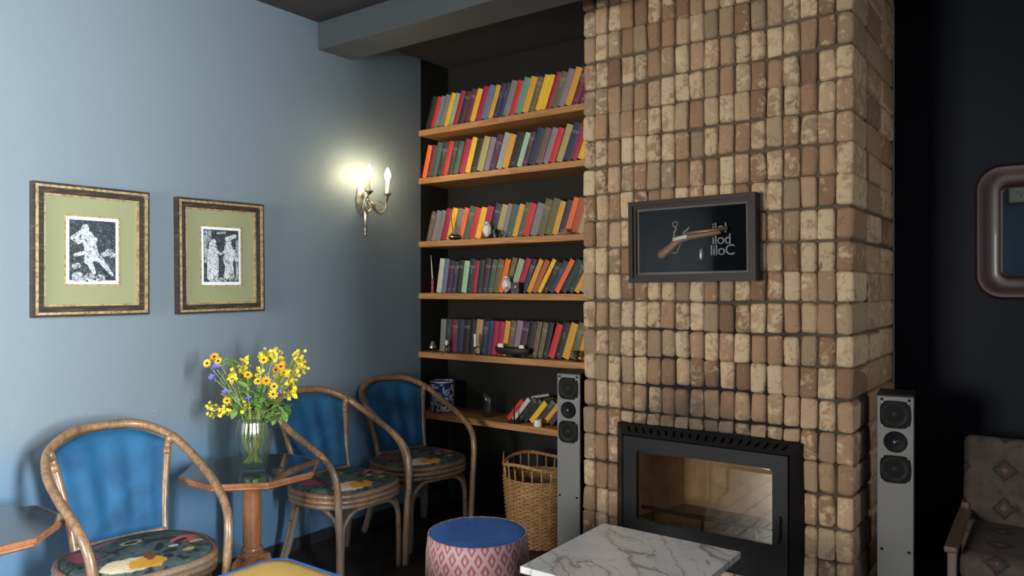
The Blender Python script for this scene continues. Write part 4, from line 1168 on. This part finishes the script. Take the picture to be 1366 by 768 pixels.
for i, (txt, zz) in enumerate((('ilol', .026), ('ilod', -.022), ('liloC', -.068))):
    cu = bpy.data.curves.new('t', 'FONT'); cu.body = txt; cu.size = .062; cu.extrude = .0004; cu.space_character = .92
    to = bpy.data.objects.new('t', cu); COL.objects.link(to)
    dg = bpy.context.evaluated_depsgraph_get()
    me = bpy.data.meshes.new_from_object(to.evaluated_get(dg)); bpy.data.objects.remove(to)
    me.materials.clear(); me.materials.append(M['reflected_letter'].m)
    lo = bpy.data.objects.new('sign_reflection', me); COL.objects.link(lo); lo.parent = DC
    lo.rotation_euler = (PI / 2, 0, 0); lo.location = (.082 if i < 2 else .074, -.0078, zz)
bm = NB(); lathe(bm, [(.001, -.025), (.006, -.023), (.009, -.012), (.009, .02), (.007, .022)], 12, (.037, -.012, -.062)); L('shot', bm, M['pewter'], smooth=True)
tag(DC, 'dark walnut glazed case holding an old pistol on the brick chimney', 'display case')
m = Mat('pistol_stock_wood', (.22, .10, .04), .55); p = m.coord('Object'); m.col(m.mix(m.noise(m.scale(p, 5, 20, 20), 4, 4), (.26, .115, .045), (.11, .045, .02))); M['stock'] = m
M['gun_brass'] = Mat('worn_pistol_brass', (.24, .17, .085), .5, .7)
M['gun_steel'] = Mat('worn_pistol_steel', (.20, .19, .17), .4, .85)
PG = empty('flintlock_pistol', (PCX, YB - .008, PCZ)); PG.rotation_euler = (0, R_(-.6), 0); L = local(PG)
yg = -.022
bm = NB(); tube(bm, catmull([(-.135, yg, -.052), (-.118, yg, -.044), (-.095, yg, -.026), (-.07, yg, -.006), (-.03, yg, .010), (.03, yg, .018), (.08, yg, .023), (.128, yg, .028)], 5), lambda t: (.021 - .011 * t) if t > .12 else .015 + .04 * t, 10, flat=.7); L('stock', bm, M['stock'], smooth=True)
bm = NB(); ball(bm, (-.137, yg, -.056), .021, 2, (1, .6, 1)); L('pommel', bm, M['stock'], smooth=True)
bm = NB(); tube(bm, [(-.035, yg - .004, .026), (.05, yg - .004, .033), (.158, yg - .004, .041)], lambda t: .0105 - .0025 * t, 10); L('barrel', bm, M['gun_brass'], smooth=True)
bm = NB(); box(bm, (-.05, yg - .009, .010), (.07, .006, .020), .003, rot=Euler((0, R_(-8), 0))); lk = L('lock_plate', bm, M['gun_steel'])
bm = NB(); tube(bm, catmull([(-.068, yg - .013, .012), (-.076, yg - .013, .03), (-.066, yg - .013, .046), (-.070, yg - .013, .058)], 4), .004, 8); L('hammer', bm, M['gun_steel'], lk, smooth=True)
bm = NB(); tube(bm, [(-.07 + .011 * math.cos(2 * PI * i / 14), yg - .013, .070 + .011 * math.sin(2 * PI * i / 14)) for i in range(14)], .0024, 6, closed=True); L('cock_ring', bm, M['gun_steel'], lk, smooth=True)
bm = NB(); tube(bm, catmull([(-.035, yg - .013, .02), (-.028, yg - .013, .034), (-.012, yg - .013, .046), (-.006, yg - .013, .054)], 4), .003, 8); L('frizzen', bm, M['gun_steel'], lk, smooth=True)
bm = NB(); tube(bm, catmull([(-.096, yg, -.032), (-.092, yg, -.05), (-.07, yg, -.052), (-.06, yg, -.03), (-.048, yg, -.012)], 4), .0022, 6); L('trigger_guard', bm, M['gun_steel'], smooth=True)
bm = NB(); tube(bm, [(-.072, yg, -.014), (-.076, yg, -.038)], .0022, 6); L('trigger', bm, M['gun_steel'], smooth=True)
tag(PG, 'antique flintlock pistol with wooden stock inside the glazed case', 'pistol')

# ------------------------------------------------------------------ tower loudspeakers
m = Mat('silver_baffle', (.17, .168, .165), .5, .1); M['baffle'] = m
M['cabinet'] = Mat('black_speaker_cabinet', (.012, .012, .013), .55, Specular_IOR_Level=.2)
M['rubber'] = Mat('speaker_rubber', (.005, .005, .005), .6, Specular_IOR_Level=.15)
m = Mat('speaker_cone', (.022, .020, .019), .6, Specular_IOR_Level=.2); M['cone'] = m
M['tweeter'] = Mat('tweeter_dome', (.06, .075, .10), .2, .6)
def speaker(loc, rz, label):
    e = empty('tower_speaker', loc, rz); L = local(e)
    w_, h_, d_ = .126, .905, .17
    bm = NB(); box(bm, (0, d_ / 2 + .012, h_ / 2), (w_ + .002, d_, h_), .004); L('cabinet', bm, M['cabinet'])
    bm = NB(); box(bm, (0, .006, h_ / 2 - .003), (w_, .012, h_ - .01), .003); bf = L('baffle', bm, M['baffle'])
    for z_ in (h_ - .077, h_ - .287):
        pts = []
        for i in range(36):
            a = 2 * PI * i / 36; ca, sa = math.cos(a), math.sin(a)
            r = (abs(ca) ** 4.2 + abs(sa) ** 4.2) ** (-1 / 4.2); pts.append((.053 * r * ca, .053 * r * sa))
        bm = NB(); prism(bm, pts, .006, Matrix.Translation((0, .001, z_)) @ Matrix.Rotation(PI / 2, 4, 'X'), .003); drv = L('woofer', bm, M['rubber'])
        bm = NB(); lathe(bm, [(.047, .0), (.047, -.008), (.043, -.010), (.039, -.007), (.018, .0005), (.014, -.004), (.008, -.009), (.001, -.010)], 28, (0, 0, z_), axis='Y', cap=False); L('cone', bm, M['cone'], drv, smooth=True, angle=50)
        for sx in (-1, 1):
            for sz in (-1, 1):
                bm = NB(); lathe(bm, [(.003, -.007), (.003, -.0055)], 8, (sx * .0445, 0, z_ + sz * .0445), axis='Y'); L('screw', bm, M['pewter'], drv)
    zt = h_ - .182
    bm = NB(); lathe(bm, [(.041, 0), (.041, -.004), (.038, -.007), (.020, -.004), (.016, -.003)], 30, (0, 0, zt), axis='Y'); tw = L('tweeter', bm, M['rubber'], smooth=True, angle=40)
    bm = NB(); lathe(bm, [(.014, -.003), (.012, -.008), (.007, -.012), (.001, -.0135)], 20, (0, 0, zt), axis='Y'); L('dome', bm, M['tweeter'], tw, smooth=True)
    for z_ in (h_ - .020, h_ - .600):
        for sx in (-1, 1):
            bm = NB(); lathe(bm, [(.0055, 0), (.0055, -.003), (.003, -.0035)], 12, (sx * .047, 0, z_), axis='Y'); L('grille_socket', bm, M['rubber'])
    bm = NB(); box(bm, (0, .09, .004), (w_ + .02, .19, .008), .002); L('plinth', bm, M['cabinet'])
    return tag(e, label, 'speaker', 'silver tower speakers either side of the chimney')
speaker((1.178, 3.10, 0), R_(3), 'slim silver tower speaker left of the chimney, beside the wicker basket')
speaker((2.592, 3.20, 0), R_(7), 'slim silver tower speaker right of the chimney by the navy wall')

# ------------------------------------------------------------------ wicker basket
m = Mat('wicker', (.34, .19, .075), .6); p = m.coord('Object'); n = m.noise(p, 26, 4, .6); m.col(m.mix(n.step(.3, .7), (.40, .22, .085), (.27, .14, .05))).bump(m.noise(p, 120, 2), .2, .002); M['wicker'] = m
BK = empty('wicker_basket', (.918, 3.235, 0)); L = local(BK)
BH, RB, RTp = .345, .150, .182
rad = lambda z: RB + (RTp - RB) * (z / BH) ** .8
NSTK = 24
bm = NB()
nring = 34
for i in range(nring):
    z_ = .008 + (BH - .012) * i / (nring - 1)
    pts = []
    for k in range(NSTK * 2):
        a = 2 * PI * k / (NSTK * 2)
        r = rad(z_) + .0075 * math.cos(NSTK / 2 * a * 2 + PI * i) * 1.0
        pts.append((r * math.cos(a), r * math.sin(a), z_))
    tube(bm, pts, .0056, 5, closed=True)
o = L('woven_wall', bm, M['wicker'], smooth=True); o['kind'] = 'stuff'
for k in range(NSTK):
    a = 2 * PI * (k + .5) / NSTK
    zt = .418 + .012 * math.sin(a * 3)
    if 3.6 < a < 5.2: zt = .405
    bm = NB(); tube(bm, [(rad(z_) * math.cos(a), rad(z_) * math.sin(a), z_) for z_ in (0, .12, .24, BH)] + [((RTp + .004) * math.cos(a), (RTp + .004) * math.sin(a), zt)], .0042, 5); L('stake', bm, M['wicker'], smooth=True)
for q in range(3):
    bm = NB(); tube(bm, [((RTp + .005 + .004 * math.cos(a * 14 + q * 2.1)) * math.cos(a), (RTp + .005 + .004 * math.cos(a * 14 + q * 2.1)) * math.sin(a), .414 + .012 * math.sin(a * 3) + .005 * math.sin(a * 14 + q * 2.1)) for a in [2 * PI * i / 90 for i in range(90)]], .0052, 6, closed=True)
    L('rim_strand', bm, M['wicker'], smooth=True)
for a0, hh in ((3.9, .03), (3.55, .035), (4.2, .02)):
    bm = NB(); tube(bm, catmull([(RTp * math.cos(a0), RTp * math.sin(a0), .40), ((RTp + .01) * math.cos(a0 + .05), (RTp + .01) * math.sin(a0 + .05), .43), ((RTp + .004) * math.cos(a0 + .1), (RTp + .004) * math.sin(a0 + .1), .425 + hh)], 3), lambda t: .0035 - .0022 * t, 5); L('loose_end', bm, M['wicker'], smooth=True)
bm = NB(); lathe(bm, [(.001, .004), (RB, .004), (RB, .010), (.001, .010)], 30); L('bottom', bm, M['wicker'])
tag(BK, 'worn wicker basket with a frayed rim under the lowest shelf', 'basket')

# ------------------------------------------------------------------ round pouf
m = Mat('rose_diamond_fabric', (.5, .3, .3), .6)
p = m.coord('Object'); x, y, z = m.xyz(p)
th = y.op('ARCTAN2', x) / (2 * PI) * 25.0
zz = z / .075
a_ = (th + zz).fract() - .5; b_ = (th - zz).fract() - .5
edge = a_.abs().max(b_.abs())
s_ = (a_ + b_); t_ = (a_ - b_)                       # s: round the drum, t: up
ss = s_.abs(); 
leaf1 = ell(ss, t_, .0, .05, .09, .26); leaf2 = ell(ss, t_, .14, -.06, .07, .17, .0); leaf3 = ell(ss, t_, .0, -.26, .12, .08)
motif = leaf1.lt(1.0).max(leaf2.lt(1.0)).max(leaf3.lt(1.0)) * ((ss * 40.0).fract().gt(.12))
tone = m.noise(p, 3.0, 2)
c = m.mix(edge.step(.33, .36), m.mix(tone, (.29, .085, .080), (.22, .055, .08)), (.44, .27, .26))
c = m.mix(motif * .85 * edge.lt(.34), c, (.58, .38, .34))
m.col(c); m.set('Sheen Weight', .2); m.bump(motif * .4 + edge, .2, .003); M['diamond'] = m
m = Mat('royal_blue_velvet', (.010, .07, .30), .8); p = m.coord('Object'); n = m.noise(p, 7, 3, .6, 1.2)
m.col(m.mix(n.step(.35, .7), (.006, .05, .24), (.012, .09, .36))); m.set('Sheen Weight', .15); m.set('Sheen Tint', (.2, .5, 1)); M['royal'] = m
PF = empty('round_pouf', (1.370, 2.157, 0)); L = local(PF)
RP = .190
bm = NB(); lathe(bm, [(.160, .0), (.178, .01), (.188, .12), (.192, .25), (.190, .35), (RP - .008, .413), (RP - .012, .417)], 64, cap=False); L('drum', bm, M['diamond'], smooth=True)
bm = NB(); tube(bm, [((RP - .010) * math.cos(2 * PI * i / 64), (RP - .010) * math.sin(2 * PI * i / 64), .4165) for i in range(64)], .003, 6, closed=True); L('piping', bm, M['diamond'], smooth=True)
bm = NB(); lathe(bm, [(RP - .012, .417), (RP - .020, .4195), (.13, .4165), (.06, .414), (.001, .413)], 48, cap=False); L('seat', bm, M['royal'], smooth=True)
tag(PF, 'round pouf with royal blue seat and rose diamond fabric side', 'pouf')

# ------------------------------------------------------------------ square yellow stool with blue piping
m = Mat('yellow_velvet', (.66, .40, .09), .75); p = m.coord('Object'); m.col(m.mix(m.noise(p, 9, 3), (.70, .44, .115), (.80, .54, .17))); m.set('Specular IOR Level', .2); M['yvel'] = m
def rrect(w_, h_, r, n=7):
    pts = []
    for cx, cy, a0 in ((w_ / 2 - r, h_ / 2 - r, 0), (-w_ / 2 + r, h_ / 2 - r, 90), (-w_ / 2 + r, -h_ / 2 + r, 180), (w_ / 2 - r, -h_ / 2 + r, 270)):
        for i in range(n): a = R_(a0 + 90 * i / (n - 1)); pts.append((cx + r * math.cos(a), cy + r * math.sin(a)))
    return pts
YS = empty('square_stool', (1.195, 1.365, 0)); L = local(YS)
bm = NB(); rings = []
for k_, z_ in ((1, .30), (1.0, .395), (.985, .412), (.95, .420), (.8, .425), (.4, .428)):
    rings.append([bm.verts.new((a * k_, b * k_, z_)) for a, b in rrect(.41, .41, .07)])
for a, b in zip(rings, rings[1:]):
    for i in range(len(a)): bm.faces.new((a[i], a[(i + 1) % len(a)], b[(i + 1) % len(a)], b[i]))
bm.faces.new(rings[-1]); bm.faces.new(list(reversed(rings[0]))); L('seat', bm, M['yvel'], smooth=True, angle=50)
for z_ in (.417, .302):
    bm = NB(); tube(bm, [(a, b, z_) for a, b in rrect(.404, .404, .07)], .0062, 6, closed=True); L('piping', bm, M['royal'], smooth=True)
for sx in (-1, 1):
    for sy in (-1, 1):
        bm = NB(); lathe(bm, [(.013, 0), (.021, .30)], 12, (sx * .15, sy * .15, 0)); L('leg', bm, M['mahog'], smooth=True, angle=50)
tag(YS, 'square yellow velvet stool with blue piping in the foreground', 'stool')

# ------------------------------------------------------------------ marble side table
m = Mat('veined_white_marble', (.75, .74, .72), .18)
p = m.coord('Object'); x, y, z = m.xyz(p)
n = m.noise(p, 5, 4, .6); nn = m.noise(p, 14, 3, .6)
q = m.vec((x - y) * .55 + (n - .5) * .10, (x + y) * 2.3 + (n - .5) * .5, z)
q2 = m.vec((x + y) * .9 + (nn - .5) * .05, (x - y) * 1.5 + (n - .5) * .3, z)
v1 = (m.noise(q, 2.3, 1.5, .5) - .5).abs(); v2 = (m.noise(q2, 2.6, 2, .5) - .5).abs(); v3 = (m.noise(m.scale(q, 1.2, 1.5, 1), 2.1, 1.5, .5) - .52).abs()
cl = m.noise(p, 4, 4, .6, .6)
c = m.mix(cl.step(.35, .75), (.88, .87, .86), (.74, .74, .76))
c = m.mix(v1.step(.012, .0) * .8, c, (.26, .21, .16)); c = m.mix(v3.step(.007, .0) * .75, c, (.24, .20, .17)); c = m.mix(v2.step(.007, .0) * cl.step(.4, .6) * .6, c, (.33, .30, .28)); c = m.mix(v1.step(.06, .0) * .25, c, (.45, .40, .34))
m.col(c); m.set('Coat Weight', .3); m.set('Coat Roughness', .08); M['marble'] = m
M['black_metal'] = Mat('black_table_metal', (.012, .012, .013), .4, .5)
MT = empty('marble_table', (2.001, 2.165, 0)); L = local(MT)
bm = NB(); box(bm, (0, 0, .439), (.512, .53, .022), .0025, 2); L('marble_top', bm, M['marble'])
bm = NB(); box(bm, (0, 0, .422), (.40, .42, .012)); L('support_frame', bm, M['black_metal'])
bm = NB(); lathe(bm, [(.03, .02), (.026, .03), (.026, .416)], 20); L('column', bm, M['black_metal'], smooth=True, angle=40)
bm = NB(); box(bm, (0, 0, .010), (.36, .36, .02), .004); L('base_plate', bm, M['black_metal'])
tag(MT, 'low square table with veined white marble top before the fireplace', 'table')

# ------------------------------------------------------------------ mirror on the navy wall
m = Mat('oxblood_lacquer', (.055, .014, .016), .42); p = m.coord('Object'); m.col(m.mix(m.noise(m.scale(p, 4, 4, 14), 4, 4), (.034, .010, .011), (.02, .006, .007))); m.set('Coat Weight', .1); M['oxblood'] = m
M['mirror'] = Mat('mirror_silvering', (.82, .85, .86), .01, 1.0)
MR = empty('wall_mirror', (3.075, YW, 1.56)); L = local(MR)
mw, mh = .555, .592
bm = NB()
rg = []
for ins, d_, rad_ in ((0, 0, .10), (.0, .022, .10), (.012, .034, .095), (.030, .034, .085), (.045, .026, .07), (.085, .024, .045), (.097, .030, .03), (.104, .024, .022), (.104, .006, .022)):
    rg.append([bm.verts.new((a, -d_, b)) for a, b in rrect(mw - 2 * ins, mh - 2 * ins, rad_, 9)])
for a, b in zip(rg, rg[1:]):
    for i in range(len(a)): bm.faces.new((a[i], a[(i + 1) % len(a)], b[(i + 1) % len(a)], b[i]))
L('frame', bm, M['oxblood'], smooth=True, angle=35)
bm = NB(); prism(bm, rrect(mw - .2, mh - .2, .022), .003, Matrix.Translation((0, -.006, 0)) @ Matrix.Rotation(PI / 2, 4, 'X')); L('mirror_glass', bm, M['mirror'])
tag(MR, 'mirror with rounded oxblood lacquer frame on the navy wall', 'mirror')
# picture on the wall behind the camera, seen in the mirror
e = empty('calligraphy_picture', (2.93, BY + .003, 2.44)); L = local(e)
bm = NB(); frame_bars(bm, .62, .40, .028, .022, 0); bmesh.ops.transform(bm, matrix=Matrix.Rotation(PI / 2, 4, 'Z'), verts=bm.verts[:]); L('frame', bm, M['case_slip'])
bm = NB(); box(bm, (0, .006, 0), (.57, .008, .35)); L('sheet', bm, Mat('cream_sheet', (.66, .60, .44), .8))
bm = NB()
for i in range(5):
    x0 = -.22 + i * .1
    tube(bm, catmull([(x0, .0105, .02), (x0 + .03, .0105, .1), (x0 + .05, .0105, .0), (x0 + .07, .0105, .06)], 4), .004, 5)
    tube(bm, catmull([(x0, .0105, -.1), (x0 + .03, .0105, -.05), (x0 + .05, .0105, -.12), (x0 + .07, .0105, -.06)], 4), .003, 5)
L('pen_strokes', bm, M['black_glaze'])
tag(e, 'cream sheet with black pen strokes, seen reflected in the mirror', 'picture')

# ------------------------------------------------------------------ patterned armchair at the right edge
m = Mat('ikat_upholstery', (.1, .07, .06), .85)
p = m.coord('Object'); x, y, z = m.xyz(p)
n = m.noise(p, 10, 4, .6, .8); n2 = m.noise(p, 24, 3, .6)
px = ((x + .055) / .16).fract() - .5; pz = ((z + (y * .9) + .06) / .17).fract() - .5
dm = px.abs() * 1.1 + pz.abs() + (n - .5) * .35
c = m.mix(n.step(.3, .7), (.045, .033, .027), (.075, .056, .044))
c = m.mix(dm.step(.34, .28), c, (.018, .012, .013)); c = m.mix(dm.step(.23, .18), c, (.055, .028, .024)); c = m.mix(dm.step(.09, .05), c, (.10, .08, .05))
c = m.mix(n2.step(.58, .7) * .6, c, (.016, .014, .015))
m.col(c).bump(m.noise(p, 260, 2), .3, .002); M['ikat'] = m
m = Mat('pale_chair_wood', (.20, .12, .085), .5); p = m.coord('Object'); m.col(m.mix(m.noise(m.scale(p, 12, 12, 3), 4, 4), (.13, .082, .06), (.09, .055, .04))); M['palewood'] = m
AC = empty('patterned_armchair', (3.06, 3.10, 0)); L = local(AC)
bm = NB(); box(bm, (.03, .56, .50), (.62, .11, .40), .025, 3, rot=Euler((R_(-9), 0, 0))); L('backrest', bm, M['ikat'], smooth=True, angle=50)
bm = NB(); box(bm, (.03, .27, .315), (.56, .52, .11), .035, 3); L('seat_cushion', bm, M['ikat'], smooth=True, angle=60)
bm = NB(); box(bm, (.03, .27, .235), (.56, .50, .045), .004); L('seat_frame', bm, M['palewood'])
for s in (-1, 1):
    sx = .03 + s * .30
    bm = NB(); box(bm, (sx, .03, .19), (.032, .045, .38), .006, 2, rot=Euler((R_(-4), 0, 0))); L('front_post', bm, M['palewood'])
    bm = NB(); box(bm, (sx, .53, .22), (.032, .045, .44), .006, 2, rot=Euler((R_(8), 0, 0))); L('rear_post', bm, M['palewood'])
    bm = NB(); box(bm, (sx, .26, .393), (.045, .58, .024), .008, 2, rot=Euler((R_(2), 0, 0))); L('armrest', bm, M['palewood'])
tag(AC, 'low armchair in brown ikat upholstery with pale wooden arms', 'armchair')

# loose speaker cable on the alcove floor
bm = NB(); tube(bm, catmull([(.50, 3.40, .004), (.62, 3.30, .004), (.72, 3.33, .004), (.80, 3.44, .004), (.95, 3.47, .004), (1.12, 3.45, .004), (1.19, 3.40, .004)], 6), .0035, 6)
o = obj('speaker_cable', bm, Mat('grey_cable', (.18, .18, .18), .5), smooth=True)
tag(o, 'thin grey speaker cable lying on the dark alcove floor', 'cable')
